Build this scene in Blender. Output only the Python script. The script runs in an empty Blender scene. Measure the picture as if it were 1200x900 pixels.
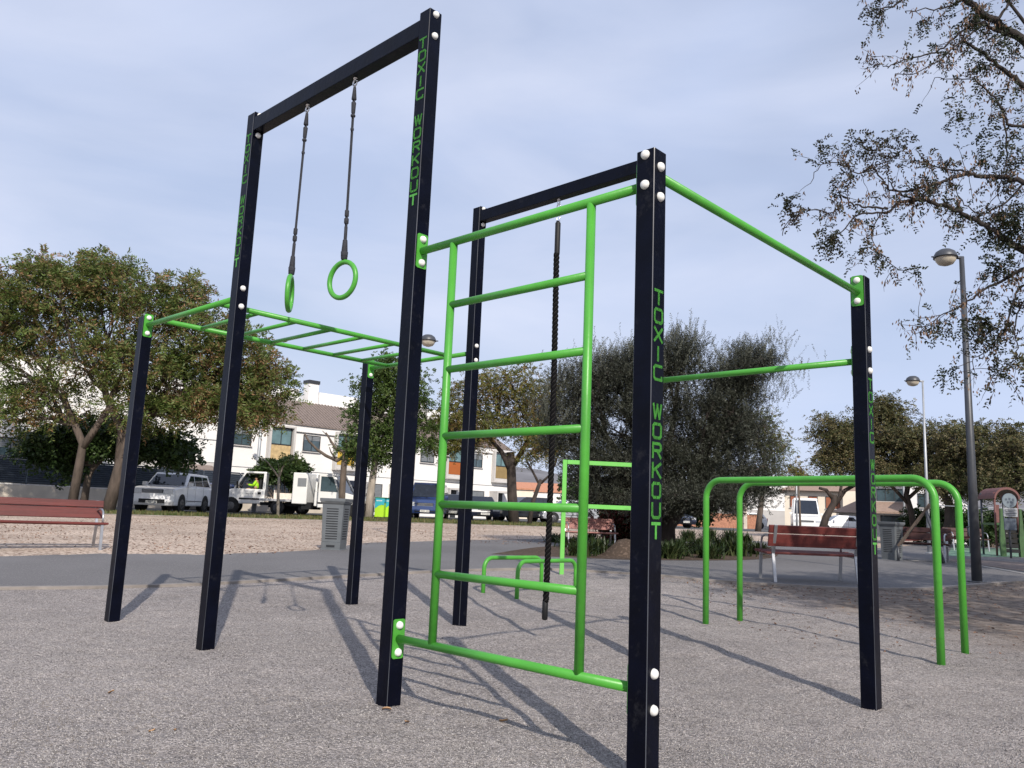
import bpy, bmesh, math, random
import numpy as np
from mathutils import Vector, Matrix
R = math.radians
random.seed(7)
scn = bpy.context.scene
col = scn.collection

# ------------------------------------------------------------------ camera
FPX, PIT, ROL, EYE = 960.0, 0.1591, -0.04163, 0.945
cp, sp, cr, sr = math.cos(PIT), math.sin(PIT), math.cos(ROL), math.sin(ROL)
Rv = Vector((1, 0, 0)); Uv = Vector((0, -sp, cp)); Fv = Vector((0, cp, sp))
RC = Rv * cr - Uv * sr
UC = Rv * sr + Uv * cr
cd = bpy.data.cameras.new('camera'); cam = bpy.data.objects.new('camera', cd); col.objects.link(cam)
cd.sensor_width = 36; cd.lens = FPX / 1200 * 36; cd.clip_end = 6000; cd.clip_start = .05
m = Matrix((RC, UC, -Fv)).transposed().to_4x4(); m.translation = (0, 0, EYE)
cam.matrix_world = m; scn.camera = cam

KN = [(-60, 0), (7, 0), (9, .045), (11, .14), (13, .2), (20, .27), (37, .44), (48, .58), (60, .62), (3000, .62)]
def g(y):
    for (a, za), (b, zb) in zip(KN, KN[1:]):
        if y <= b: return za + (zb - za) * max(0, (y - a)) / (b - a)
    return .62
def ray(px, py):
    return RC * ((px - 600) / FPX) + UC * ((450 - py) / FPX) + Fv
def G(px, py):                       # photo pixel -> point on the ground
    r = ray(px, py); lo, hi = .5, 400
    for _ in range(50):
        y = (lo + hi) / 2
        z = EYE + r.z / r.y * y
        if z > g(y): lo = y
        else: hi = y
    return Vector((r.x / r.y * lo, lo, g(lo)))
def AT(px, Y, py=None):              # photo column at a distance -> ground point (py gives a height instead)
    if py is None:
        py = 604
        for _ in range(4):
            r = ray(px, py); z = EYE + r.z / r.y * Y
            py += (z - g(Y)) * FPX / Y
        r = ray(px, py); return Vector((r.x / r.y * Y, Y, g(Y)))
    r = ray(px, py); return Vector((r.x / r.y * Y, Y, EYE + r.z / r.y * Y))

# ------------------------------------------------------------------ materials
MATS = {}
def nodes(name):
    mt = bpy.data.materials.new(name); mt.use_nodes = True
    nt = mt.node_tree; b = nt.nodes['Principled BSDF']
    return mt, nt, b
def mat(name, c, rough=.6, metal=0, var=.12, scale=6, bump=0, bscale=None, spec=.5, coat=0, trans=0, stretch=None, wear=None):
    if name in MATS: return MATS[name]
    mt, nt, b = nodes(name)
    b.inputs['Roughness'].default_value = rough; b.inputs['Metallic'].default_value = metal
    b.inputs['Specular IOR Level'].default_value = spec; b.inputs['Coat Weight'].default_value = coat
    tc = nt.nodes.new('ShaderNodeTexCoord'); mp = nt.nodes.new('ShaderNodeMapping')
    nt.links.new(tc.outputs['Object'], mp.inputs[0])
    if stretch: mp.inputs['Scale'].default_value = stretch
    nz = nt.nodes.new('ShaderNodeTexNoise'); nz.inputs['Scale'].default_value = scale; nz.inputs['Detail'].default_value = 6
    nt.links.new(mp.outputs[0], nz.inputs['Vector'])
    rp = nt.nodes.new('ShaderNodeValToRGB')
    rp.color_ramp.elements[0].position = .3; rp.color_ramp.elements[1].position = .7
    rp.color_ramp.elements[0].color = [max(0, x * (1 - var)) for x in c[:3]] + [1]
    rp.color_ramp.elements[1].color = [min(1, x * (1 + var)) for x in c[:3]] + [1]
    nt.links.new(nz.outputs['Fac'], rp.inputs[0]); nt.links.new(rp.outputs[0], b.inputs['Base Color'])
    if wear:                                            # scuffs and dust in irregular patches
        w1 = nt.nodes.new('ShaderNodeTexNoise'); w1.inputs['Scale'].default_value = 13; w1.inputs['Detail'].default_value = 10; w1.inputs['Roughness'].default_value = .75
        nt.links.new(tc.outputs['Object'], w1.inputs['Vector'])
        wr = nt.nodes.new('ShaderNodeMapRange'); wr.inputs['From Min'].default_value = .57; wr.inputs['From Max'].default_value = .72; wr.inputs['To Max'].default_value = .26; nt.links.new(w1.outputs['Fac'], wr.inputs['Value'])
        wm = nt.nodes.new('ShaderNodeMix'); wm.data_type = 'RGBA'; nt.links.new(wr.outputs[0], wm.inputs[0]); nt.links.new(rp.outputs[0], wm.inputs[6]); wm.inputs[7].default_value = (*wear, 1); nt.links.new(wm.outputs[2], b.inputs['Base Color'])
        wq = nt.nodes.new('ShaderNodeMapRange'); wq.inputs['To Min'].default_value = rough; wq.inputs['To Max'].default_value = min(1, rough + .5); nt.links.new(wr.outputs[0], wq.inputs['Value']); nt.links.new(wq.outputs[0], b.inputs['Roughness'])
    if bump:
        n2 = nt.nodes.new('ShaderNodeTexNoise'); n2.inputs['Scale'].default_value = bscale or scale * 6; n2.inputs['Detail'].default_value = 5
        nt.links.new(mp.outputs[0], n2.inputs['Vector'])
        bp = nt.nodes.new('ShaderNodeBump'); bp.inputs['Strength'].default_value = bump; bp.inputs['Distance'].default_value = .02
        nt.links.new(n2.outputs['Fac'], bp.inputs['Height']); nt.links.new(bp.outputs[0], b.inputs['Normal'])
    MATS[name] = mt; return mt
def leafmat(name, cols, rough=.55, trans=.25):
    if name in MATS: return MATS[name]
    mt, nt, b = nodes(name)
    ge = nt.nodes.new('ShaderNodeNewGeometry'); rp = nt.nodes.new('ShaderNodeValToRGB')
    rp.color_ramp.interpolation = 'CONSTANT'
    n = len(cols)
    while len(rp.color_ramp.elements) < n: rp.color_ramp.elements.new(.5)
    for i, c in enumerate(cols):
        rp.color_ramp.elements[i].position = i / n; rp.color_ramp.elements[i].color = (*c, 1)
    tc = nt.nodes.new('ShaderNodeTexCoord'); nz = nt.nodes.new('ShaderNodeTexNoise'); nz.inputs['Scale'].default_value = .9
    nt.links.new(tc.outputs['Object'], nz.inputs['Vector'])
    # large patches of the crown lean to one tint, single leaves still vary
    ma = nt.nodes.new('ShaderNodeMath'); ma.operation = 'MULTIPLY_ADD'; ma.inputs[1].default_value = .5
    mb = nt.nodes.new('ShaderNodeMapRange'); mb.inputs['From Min'].default_value = .3; mb.inputs['From Max'].default_value = .7
    mb.inputs['To Min'].default_value = 0; mb.inputs['To Max'].default_value = .5
    nt.links.new(nz.outputs['Fac'], mb.inputs['Value']); nt.links.new(ge.outputs['Random Per Island'], ma.inputs[0]); nt.links.new(mb.outputs[0], ma.inputs[2])
    nt.links.new(ma.outputs[0], rp.inputs[0]); nt.links.new(rp.outputs[0], b.inputs['Base Color'])
    b.inputs['Roughness'].default_value = rough; b.inputs['Specular IOR Level'].default_value = .3
    tr = nt.nodes.new('ShaderNodeBsdfTranslucent'); mx = nt.nodes.new('ShaderNodeMixShader'); mx.inputs[0].default_value = trans
    nt.links.new(rp.outputs[0], tr.inputs['Color'])
    out = nt.nodes['Material Output']
    nt.links.new(b.outputs[0], mx.inputs[1]); nt.links.new(tr.outputs[0], mx.inputs[2]); nt.links.new(mx.outputs[0], out.inputs['Surface'])
    MATS[name] = mt; return mt

def gravel_material(L0, L1):
    mt, nt, b = nodes('gravel'); N = nt.nodes.new; K = nt.links.new
    tc = N('ShaderNodeTexCoord')
    def vor(scale, feat='F1'):
        v = N('ShaderNodeTexVoronoi'); v.inputs['Scale'].default_value = scale; v.feature = feat; K(tc.outputs['Object'], v.inputs['Vector']); return v
    def noise(scale, d=6):
        v = N('ShaderNodeTexNoise'); v.inputs['Scale'].default_value = scale; v.inputs['Detail'].default_value = d; K(tc.outputs['Object'], v.inputs['Vector']); return v
    def ramp(src, stops):
        r = N('ShaderNodeValToRGB')
        while len(r.color_ramp.elements) < len(stops): r.color_ramp.elements.new(.5)
        for e, (p, c) in zip(r.color_ramp.elements, stops): e.position = p; e.color = (*c, 1)
        K(src, r.inputs[0]); return r
    def mixc(f, a, c, mode='MIX'):
        x = N('ShaderNodeMix'); x.data_type = 'RGBA'; x.blend_type = mode
        if isinstance(f, float): x.inputs[0].default_value = f
        else: K(f, x.inputs[0])
        K(a, x.inputs[6])
        if isinstance(c, tuple): x.inputs[7].default_value = (*c, 1)
        else: K(c, x.inputs[7])
        return x.outputs[2]
    v1 = vor(120); v2 = vor(60)
    sep = N('ShaderNodeSeparateColor'); K(v1.outputs['Color'], sep.inputs[0])
    sep2 = N('ShaderNodeSeparateColor'); K(v2.outputs['Color'], sep2.inputs[0])
    c1 = ramp(sep.outputs[0], [(0, (.15, .14, .14)), (.3, (.27, .255, .25)), (.6, (.38, .36, .35)), (.85, (.52, .49, .475)), (1, (.74, .70, .68))])
    c2 = ramp(sep2.outputs[1], [(0, (.20, .185, .18)), (.5, (.38, .355, .345)), (1, (.57, .54, .525))])
    big = noise(.55, 4); bigr = ramp(big.outputs['Fac'], [(.35, (.78, .755, .735)), (.65, (.98, .945, .92))])
    c = mixc(.25, c1.outputs[0], c2.outputs[0])
    c = mixc(1.0, c, bigr.outputs[0], 'MULTIPLY')
    mid = noise(5, 8); midr = ramp(mid.outputs['Fac'], [(.3, (.90, .89, .88)), (.6, (1.03, 1.02, 1.01))])
    c = mixc(1.0, c, midr.outputs[0], 'MULTIPLY')
    # worn brown soil with litter towards the kerb at the right: mask = signed distance to a line + noise
    sx = N('ShaderNodeSeparateXYZ'); K(tc.outputs['Object'], sx.inputs[0])
    dx, dy = L1[0] - L0[0], L1[1] - L0[1]; ln = math.hypot(dx, dy); nx, ny = -dy / ln, dx / ln
    a = N('ShaderNodeMath'); a.operation = 'MULTIPLY'; a.inputs[1].default_value = nx; K(sx.outputs[0], a.inputs[0])
    a2 = N('ShaderNodeMath'); a2.operation = 'MULTIPLY_ADD'; a2.inputs[1].default_value = ny; K(sx.outputs[1], a2.inputs[0]); K(a.outputs[0], a2.inputs[2])
    wob = noise(1.3, 8)
    a3 = N('ShaderNodeMath'); a3.operation = 'MULTIPLY_ADD'; a3.inputs[1].default_value = 1.6; K(wob.outputs['Fac'], a3.inputs[0]); K(a2.outputs[0], a3.inputs[2])
    off = nx * L0[0] + ny * L0[1]
    mr = N('ShaderNodeMapRange'); mr.inputs['From Min'].default_value = off + .75; mr.inputs['From Max'].default_value = off + 1.9; mr.clamp = True
    K(a3.outputs[0], mr.inputs['Value'])
    soiln = noise(9, 8); soil = ramp(soiln.outputs['Fac'], [(.3, (.10, .078, .062)), (.5, (.22, .175, .14)), (.7, (.33, .275, .23))])
    msoil = N('ShaderNodeMath'); msoil.operation = 'MULTIPLY'; msoil.inputs[1].default_value = .85; K(mr.outputs[0], msoil.inputs[0])
    c = mixc(msoil.outputs[0], c, soil.outputs[0])
    K(c, b.inputs['Base Color']); b.inputs['Roughness'].default_value = .95; b.inputs['Specular IOR Level'].default_value = .15
    bm1 = N('ShaderNodeBump'); bm1.inputs['Strength'].default_value = .9; bm1.inputs['Distance'].default_value = .012; bm1.invert = True
    K(v1.outputs['Distance'], bm1.inputs['Height'])
    bm2 = N('ShaderNodeBump'); bm2.inputs['Strength'].default_value = .6; bm2.inputs['Distance'].default_value = .06
    K(mid.outputs['Fac'], bm2.inputs['Height']); K(bm1.outputs[0], bm2.inputs['Normal']); K(bm2.outputs[0], b.inputs['Normal'])
    return mt

def ground_mat(name, base, fleck, fscale, amt, bump=.5, patch=(.85, 1.1), bs=30):
    mt, nt, b = nodes(name); N = nt.nodes.new; K = nt.links.new
    tc = N('ShaderNodeTexCoord')
    n1 = N('ShaderNodeTexNoise'); n1.inputs['Scale'].default_value = .5; n1.inputs['Detail'].default_value = 8; K(tc.outputs['Object'], n1.inputs['Vector'])
    r1 = N('ShaderNodeValToRGB'); r1.color_ramp.elements[0].position = .35; r1.color_ramp.elements[1].position = .65
    r1.color_ramp.elements[0].color = (*[x * patch[0] for x in base], 1); r1.color_ramp.elements[1].color = (*[x * patch[1] for x in base], 1)
    K(n1.outputs['Fac'], r1.inputs[0])
    n2 = N('ShaderNodeTexNoise'); n2.inputs['Scale'].default_value = fscale; n2.inputs['Detail'].default_value = 5; n2.inputs['Roughness'].default_value = .65; K(tc.outputs['Object'], n2.inputs['Vector'])
    r2 = N('ShaderNodeValToRGB'); r2.color_ramp.elements[0].position = 1 - amt - .05; r2.color_ramp.elements[1].position = 1 - amt + .03
    r2.color_ramp.elements[0].color = (0, 0, 0, 1); r2.color_ramp.elements[1].color = (1, 1, 1, 1); K(n2.outputs['Fac'], r2.inputs[0])
    mx = N('ShaderNodeMix'); mx.data_type = 'RGBA'; K(r2.outputs[0], mx.inputs[0]); K(r1.outputs[0], mx.inputs[6]); mx.inputs[7].default_value = (*fleck, 1)
    K(mx.outputs[2], b.inputs['Base Color']); b.inputs['Roughness'].default_value = .92; b.inputs['Specular IOR Level'].default_value = .2
    n3 = N('ShaderNodeTexNoise'); n3.inputs['Scale'].default_value = bs; n3.inputs['Detail'].default_value = 6; K(tc.outputs['Object'], n3.inputs['Vector'])
    bp = N('ShaderNodeBump'); bp.inputs['Strength'].default_value = bump; bp.inputs['Distance'].default_value = .02; K(n3.outputs['Fac'], bp.inputs['Height']); K(bp.outputs[0], b.inputs['Normal'])
    return mt

navy = mat('navy_paint', (.0013, .0021, .0075), .34, var=.35, scale=9, bump=.06, bscale=40, spec=.13, wear=(.06, .06, .065))
edgem = mat('edge_highlight_paint', (.055, .06, .072), .3, var=.6, scale=2.5, spec=.5)  # sky highlight along the post corners, painted in as a paler colour
green = mat('green_paint', (.07, .33, .038), .38, var=.12, scale=5, bump=.06, bscale=30, spec=.45, wear=(.05, .17, .035))
green2 = mat('pale_green_paint', (.15, .50, .09), .4, var=.06, scale=3)
gtext = mat('green_lettering', (.08, .36, .05), .5, var=.25, scale=60)
capm = mat('white_plastic', (.78, .78, .74), .35, var=.03)
steel = mat('galvanised_steel', (.42, .43, .45), .38, metal=.85, var=.1)
chrome = mat('bright_steel', (.7, .7, .7), .2, metal=1, var=.05)
strapm = mat('black_webbing', (.022, .024, .032), .75, var=.3, scale=60, bump=.3)
ropem = mat('black_rope', (.004, .004, .0045), .8, var=.3, scale=80, spec=.1)
ropem2 = mat('rope_strand_fleck', (.055, .053, .05), .8, var=.3, scale=80, spec=.1)
white_wall = mat('white_render', (.80, .785, .76), .9, var=.035, scale=1.2, bump=.15)
off_wall = mat('grey_render', (.52, .50, .48), .9, var=.05, scale=1.2, bump=.15)
cream_wall = mat('cream_render', (.76, .68, .56), .9, var=.05, scale=1.5)
stone_wall = mat('sandstone_wall', (.55, .49, .41), .9, var=.12, scale=2, bump=.3)
brick = mat('terracotta_brick', (.40, .19, .12), .9, var=.25, scale=9, bump=.3)
rooft = mat('brown_roof_tile', (.20, .16, .14), .85, var=.2, scale=7, bump=.4)
roofr = mat('terracotta_roof', (.48, .22, .13), .85, var=.2, scale=8, bump=.4)
roofb = mat('tan_roof_tile', (.30, .21, .16), .85, var=.2, scale=8, bump=.4)
bluegrey = mat('blue_grey_metal', (.075, .095, .125), .5, metal=.2, var=.1, scale=3)
darkm = mat('dark_frame', (.03, .033, .038), .5, var=.1)
glass = mat('window_glass', (.055, .085, .10), .08, var=.3, scale=1.5, spec=.8)
glass2 = mat('teal_curtained_glass', (.11, .19, .20), .12, var=.25, scale=2, spec=.8)
shutter = mat('grey_shutter', (.20, .215, .23), .6, var=.1, scale=3)
rust = mat('rust_shutter', (.30, .10, .05), .6, var=.2, scale=5)
gold = mat('gold_panel', (.50, .37, .19), .7, var=.25, scale=5)
yellow = mat('yellow_panel', (.55, .36, .05), .6, var=.1, scale=3)
orange = mat('orange_panel', (.36, .10, .02), .6, var=.1, scale=3)
ochre = mat('ochre_panel', (.27, .19, .08), .7, var=.15, scale=3)
benchm = mat('red_brown_wood', (.115, .020, .016), .5, var=.25, scale=4, bump=.2, stretch=(.4, 6, 6))
benchp = mat('faded_pink_wood', (.34, .16, .14), .7, var=.2, scale=4)
binm = mat('bin_grey_metal', (.15, .165, .175), .45, metal=.3, var=.12, scale=6)
slotm = mat('dark_slot', (.015, .017, .02), .7)
lampm = mat('lamp_grey_paint', (.065, .07, .08), .45, metal=.3, var=.15, scale=5)
lampl = mat('light_grey_pole', (.36, .38, .40), .45, metal=.3, var=.1, scale=5)
lampg = mat('milky_lamp_glass', (.50, .45, .36), .25, var=.2, scale=9)
bark = mat('bark', (.115, .09, .072), .9, var=.35, scale=7, bump=.8, stretch=(1, 1, .25))
barkg = mat('pale_bark', (.32, .28, .235), .9, var=.25, scale=7, bump=.8, stretch=(1, 1, .25))
barkd = mat('dark_bark', (.045, .035, .03), .9, var=.35, scale=9, bump=.6, stretch=(1, 1, .3))
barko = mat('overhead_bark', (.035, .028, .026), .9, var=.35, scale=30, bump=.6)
kerbm = mat('concrete_kerb', (.36, .34, .31), .9, var=.15, scale=4, bump=.3)
kerbp = mat('worn_kerb', (.24, .215, .195), .95, var=.35, scale=3, bump=.5)
rubber = mat('tyre_rubber', (.015, .015, .016), .8)
carglass = mat('car_glass', (.012, .016, .025), .06, var=.2, spec=.9)
lightm = mat('headlight_lens', (.55, .57, .60), .1, var=.2, scale=20, spec=.9)
redl = mat('red_tail_lens', (.4, .02, .02), .2)
platem = mat('number_plate', (.7, .7, .66), .4)
blackp = mat('black_plastic', (.012, .0125, .014), .55, spec=.3)
benchd = mat('dark_brown_wood', (.05, .016, .013), .6, var=.2, scale=4)
hiviz = mat('hi_vis_cloth', (.38, .78, .02), .8)
skinm = mat('skin', (.45, .26, .18), .6)
hairm = mat('dark_hair', (.02, .015, .012), .8)

# ------------------------------------------------------------------ mesh helpers
class MB:
    def __init__(s): s.v = []; s.f = []; s.mi = []; s.sm = []
    def add(s, vs, fs, mi=0, smooth=False):
        o = len(s.v); s.v += [tuple(v) for v in vs]
        for f in fs: s.f.append(tuple(i + o for i in f)); s.mi.append(mi); s.sm.append(smooth)
    def box(s, c, d, rz=0, mi=0, rot=None):
        M = rot if rot else Matrix.Rotation(rz, 3, 'Z'); c = Vector(c)
        vs = [c + M @ Vector((x * d[0] / 2, y * d[1] / 2, z * d[2] / 2)) for x in (-1, 1) for y in (-1, 1) for z in (-1, 1)]
        s.add(vs, [(0, 1, 3, 2), (4, 6, 7, 5), (0, 4, 5, 1), (2, 3, 7, 6), (0, 2, 6, 4), (1, 5, 7, 3)], mi)
    def beam(s, a, b, w, h, mi=0, up=Vector((0, 0, 1))):
        a, b = Vector(a), Vector(b); x = (b - a); L = x.length; x.normalize(); y = up.cross(x)
        if y.length < 1e-4: y = Vector((0, 1, 0)).cross(x)
        y.normalize(); z = x.cross(y)
        s.box((a + b) / 2, (L, w, h), mi=mi, rot=Matrix((x, y, z)).transposed())
    def tube(s, pts, rad, n=12, mi=0, cap=True):
        pts = [Vector(p) for p in pts]
        if not hasattr(rad, '__len__'): rad = [rad] * len(pts)
        o = len(s.v); prev = None
        for i, p in enumerate(pts):
            d = (pts[min(i + 1, len(pts) - 1)] - pts[max(i - 1, 0)])
            if d.length < 1e-9: d = Vector((0, 0, 1))
            d.normalize()
            if prev is None:
                a = Vector((0, 0, 1)) if abs(d.z) < .9 else Vector((1, 0, 0)); u = d.cross(a).normalized()
            else:
                u = prev - d * prev.dot(d)
                if u.length < 1e-6: u = d.orthogonal()
                u.normalize()
            prev = u; w = d.cross(u)
            for k in range(n):
                t = 2 * math.pi * k / n; s.v.append(tuple(p + (u * math.cos(t) + w * math.sin(t)) * rad[i]))
        for i in range(len(pts) - 1):
            for k in range(n):
                a = o + i * n + k; b2 = o + i * n + (k + 1) % n
                s.f.append((a, b2, b2 + n, a + n)); s.mi.append(mi); s.sm.append(True)
        if cap:
            s.f.append(tuple(o + k for k in range(n - 1, -1, -1))); s.mi.append(mi); s.sm.append(False)
            e = o + (len(pts) - 1) * n; s.f.append(tuple(e + k for k in range(n))); s.mi.append(mi); s.sm.append(False)
    def lathe(s, c, prof, n=16, mi=0, ax=None):
        c = Vector(c); M = Matrix.Identity(3) if ax is None else Vector((0, 0, 1)).rotation_difference(Vector(ax)).to_matrix()
        o = len(s.v)
        for r, z in prof:
            for k in range(n):
                t = 2 * math.pi * k / n; s.v.append(tuple(c + M @ Vector((r * math.cos(t), r * math.sin(t), z))))
        for i in range(len(prof) - 1):
            for k in range(n):
                a = o + i * n + k; b2 = o + i * n + (k + 1) % n; s.f.append((a, b2, b2 + n, a + n)); s.mi.append(mi); s.sm.append(True)
    def prism(s, poly, y0, y1, mi=0):   # polygon in xz extruded along y
        n = len(poly); vs = [(x, y0, z) for x, z in poly] + [(x, y1, z) for x, z in poly]
        s.add(vs, [tuple(range(n)), tuple(range(2 * n - 1, n - 1, -1))] + [(i, i + n, (i + 1) % n + n, (i + 1) % n) for i in range(n)], mi)
    def quad(s, a, b, c, d, mi=0): s.add([a, b, c, d], [(0, 1, 2, 3)], mi)
    def build(s, name, mats, parent=None, origin=(0, 0, 0), bevel=0, seg=1, fixn=True, subd=0):
        me = bpy.data.meshes.new(name); O = Vector(origin)
        me.from_pydata([tuple(Vector(v) - O) for v in s.v], [], s.f)
        if not isinstance(mats, (list, tuple)): mats = [mats]
        for m_ in mats: me.materials.append(m_)
        me.polygons.foreach_set('material_index', s.mi); me.polygons.foreach_set('use_smooth', s.sm)
        if fixn:
            bm = bmesh.new(); bm.from_mesh(me); bmesh.ops.recalc_face_normals(bm, faces=bm.faces)
            if bevel:
                es = [e for e in bm.edges if len(e.link_faces) == 2 and e.calc_face_angle() > .6]
                bmesh.ops.bevel(bm, geom=es, offset=bevel, segments=seg, profile=.7, affect='EDGES', clamp_overlap=True)
            bm.to_mesh(me); bm.free()
        me.update()
        o = bpy.data.objects.new(name, me); col.objects.link(o)
        if parent: o.parent = parent
        else: o.location = O
        if subd:
            md = o.modifiers.new('subd', 'SUBSURF'); md.levels = md.render_levels = subd
        return o
def tag(o, label=None, cat=None, group=None, kind=None):
    if label: o['label'] = label
    if cat: o['category'] = cat
    if group: o['group'] = group
    if kind: o['kind'] = kind
    return o
def thing(name, label, cat, loc=(0, 0, 0), rz=0, group=None):
    o = bpy.data.objects.new(name, None); o.empty_display_size = .1; col.objects.link(o)
    o.location = loc; o.rotation_euler = (0, 0, rz); return tag(o, label, cat, group)
def copy_tree(src, parent=None):
    c = src.copy(); col.objects.link(c)
    if parent: c.parent = parent
    for ch in list(src.children): copy_tree(ch, c)
    return c
def arrays_mesh(name, V, Fq, mats, parent=None, mi=None, smooth=False):
    me = bpy.data.meshes.new(name); nv = len(V); nf = len(Fq); k = Fq.shape[1]
    me.vertices.add(nv); me.vertices.foreach_set('co', np.asarray(V, np.float32).ravel())
    me.loops.add(nf * k); me.loops.foreach_set('vertex_index', Fq.astype(np.int32).ravel())
    me.polygons.add(nf); me.polygons.foreach_set('loop_start', np.arange(0, nf * k, k, dtype=np.int32)); me.polygons.foreach_set('loop_total', np.full(nf, k, np.int32))
    for m_ in (mats if isinstance(mats, (list, tuple)) else [mats]): me.materials.append(m_)
    if mi is not None: me.polygons.foreach_set('material_index', np.asarray(mi, np.int32))
    me.update(calc_edges=True); me.validate()
    o = bpy.data.objects.new(name, me); col.objects.link(o)
    if parent: o.parent = parent
    return o

# ------------------------------------------------------------------ ground sheets
KY = [y for y, _ in KN]
def sheet(name, poly, material, lift, kind='structure'):
    bm = bmesh.new(); vs = [bm.verts.new((p[0], p[1], 0)) for p in poly]; bm.faces.new(vs)
    bmesh.ops.triangulate(bm, faces=bm.faces[:])
    for y in KY[1:-1]:
        bmesh.ops.bisect_plane(bm, geom=bm.verts[:] + bm.edges[:] + bm.faces[:], plane_co=(0, y, 0), plane_no=(0, 1, 0))
    for v in bm.verts: v.co.z = g(v.co.y) + lift
    bmesh.ops.recalc_face_normals(bm, faces=bm.faces)
    if sum(f.normal.z for f in bm.faces) < 0: bmesh.ops.reverse_faces(bm, faces=bm.faces[:])
    me = bpy.data.meshes.new(name); bm.to_mesh(me); bm.free(); me.materials.append(material)
    o = bpy.data.objects.new(name, me); col.objects.link(o); o['kind'] = kind; return o
def smooth_line(pts, n=6):
    out = []
    P = [pts[0]] + list(pts) + [pts[-1]]
    for i in range(1, len(P) - 2):
        for k in range(n):
            t = k / n; a, b, c, d = P[i - 1], P[i], P[i + 1], P[i + 2]
            out.append(tuple(.5 * ((2 * b[j]) + (-a[j] + c[j]) * t + (2 * a[j] - 5 * b[j] + 4 * c[j] - d[j]) * t * t + (-a[j] + 3 * b[j] - 3 * c[j] + d[j]) * t ** 3) for j in range(2)))
    out.append(tuple(pts[-1][:2])); return out
sandm = ground_mat('sandy_earth', (.54, .44, .355), (.14, .085, .06), 17, .445, .8, (.80, 1.12), 40)
asphm = ground_mat('path_asphalt', (.150, .146, .148), (.22, .21, .205), 60, .42, .5, (.86, 1.1), 90)
roadm = ground_mat('road_asphalt', (.11, .11, .11), (.16, .16, .16), 30, .3, .3)
vergem = ground_mat('verge_soil', (.10, .12, .045), (.20, .15, .08), 5, .45, .8)
soilm = ground_mat('bed_soil', (.07, .05, .036), (.14, .10, .075), 12, .42, .9)
playm = ground_mat('green_safety_floor', (.16, .26, .19), (.20, .31, .22), 30, .4, .2)
pavem = ground_mat('brown_paving', (.22, .18, .16), (.14, .11, .10), 9, .45, .4)
sheet('earth_ground', [(-900, -60), (900, -60), (900, 2900), (-900, 2900)], sandm, -.20)
near_px = [(-500, 700), (-250, 695), (0, 691), (100, 690), (200, 687.5), (290, 683), (430, 675), (560, 669), (640, 668), (720, 672), (780, 676), (830, 681), (905, 686), (1005, 691), (1080, 691), (1140, 687), (1200, 682), (1320, 672)]
near = smooth_line([G(*p)[:2] for p in near_px], 5)
far_px = [(1320, 628), (1200, 633), (1060, 640), (1000, 642), (925, 638), (880, 634), (700, 632), (600, 632.5), (480, 635), (425, 637), (370, 645), (260, 650), (120, 650), (0, 652), (-250, 655), (-500, 660)]
far = smooth_line([G(*p)[:2] for p in far_px], 14)
rj = random.Random(6); far = [(x, y + rj.gauss(0, .05) + .10 * math.sin(x * 2.1) * math.sin(x * .7)) for x, y in far]
sheet('sandy_ground', far + [(-900, far[-1][1]), (-900, 2900), (900, 2900), (900, far[0][1])], sandm, 0)
L0, L1 = G(845, 694), G(1200, 768)
gravm = gravel_material(L0, L1)
from mathutils import noise as mn
NA = np.array(near)
def edge_d(x, y):                      # distance inside the gravel, measured to the kerb line
    i = int(np.argmin((NA[:, 0] - x) ** 2 + (NA[:, 1] - y) ** 2)); i = min(max(i, 1), len(NA) - 2)
    a, b = NA[i - 1], NA[i + 1]; t = b - a; nn = np.array([-t[1], t[0]]) / np.hypot(*t); dd = float(np.dot(np.array([x, y]) - NA[i], nn)); return -dd
def und(x, y):
    f = min(1, max(0, edge_d(x, y) / .6))
    h = -.006 - .046 * math.exp(-((x - 2.1) ** 2 + (y - 4.7) ** 2) / 1.1) + .022 * mn.noise(Vector((x * .95, y * .95, 3.1))) + .014 * mn.noise(Vector((x * 2.3, y * 2.3, 7.7))) + .009 * mn.noise(Vector((x * 6, y * 6, 1.7))) + .004 * mn.noise(Vector((x * 11, y * 11, 4.7)))
    return .003 + h * f
def gravel_mesh():
    xs = np.concatenate([np.arange(-9, -3, .10), np.arange(-3, 4.5, .055), np.arange(4.5, 12, .10)]); ys = np.concatenate([np.arange(1.5, 7, .055), np.arange(7, 14.5, .085)])
    V = []; ok = []
    for y in ys:
        for x in xs:
            e = edge_d(x, y); ok.append(e > -.03); V.append((x, y, g(y) + (und(x, y) if e > 0 else .003)))
    nx = len(xs); ok = np.array(ok).reshape(len(ys), nx); I = np.arange(len(V)).reshape(len(ys), nx)
    q = ok[:-1, :-1] & ok[1:, :-1] & ok[:-1, 1:] & ok[1:, 1:]
    F = np.stack([I[:-1, :-1][q], I[:-1, 1:][q], I[1:, 1:][q], I[1:, :-1][q]], 1)
    o = arrays_mesh('gravel_ground', np.array(V), F, gravm); o['kind'] = 'structure'; o.data.polygons.foreach_set('use_smooth', np.ones(len(F), bool)); return o
gravel_mesh()
sheet('gravel_base', near + [(25, -20), (-25, -20)], gravm, -.12)
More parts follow.
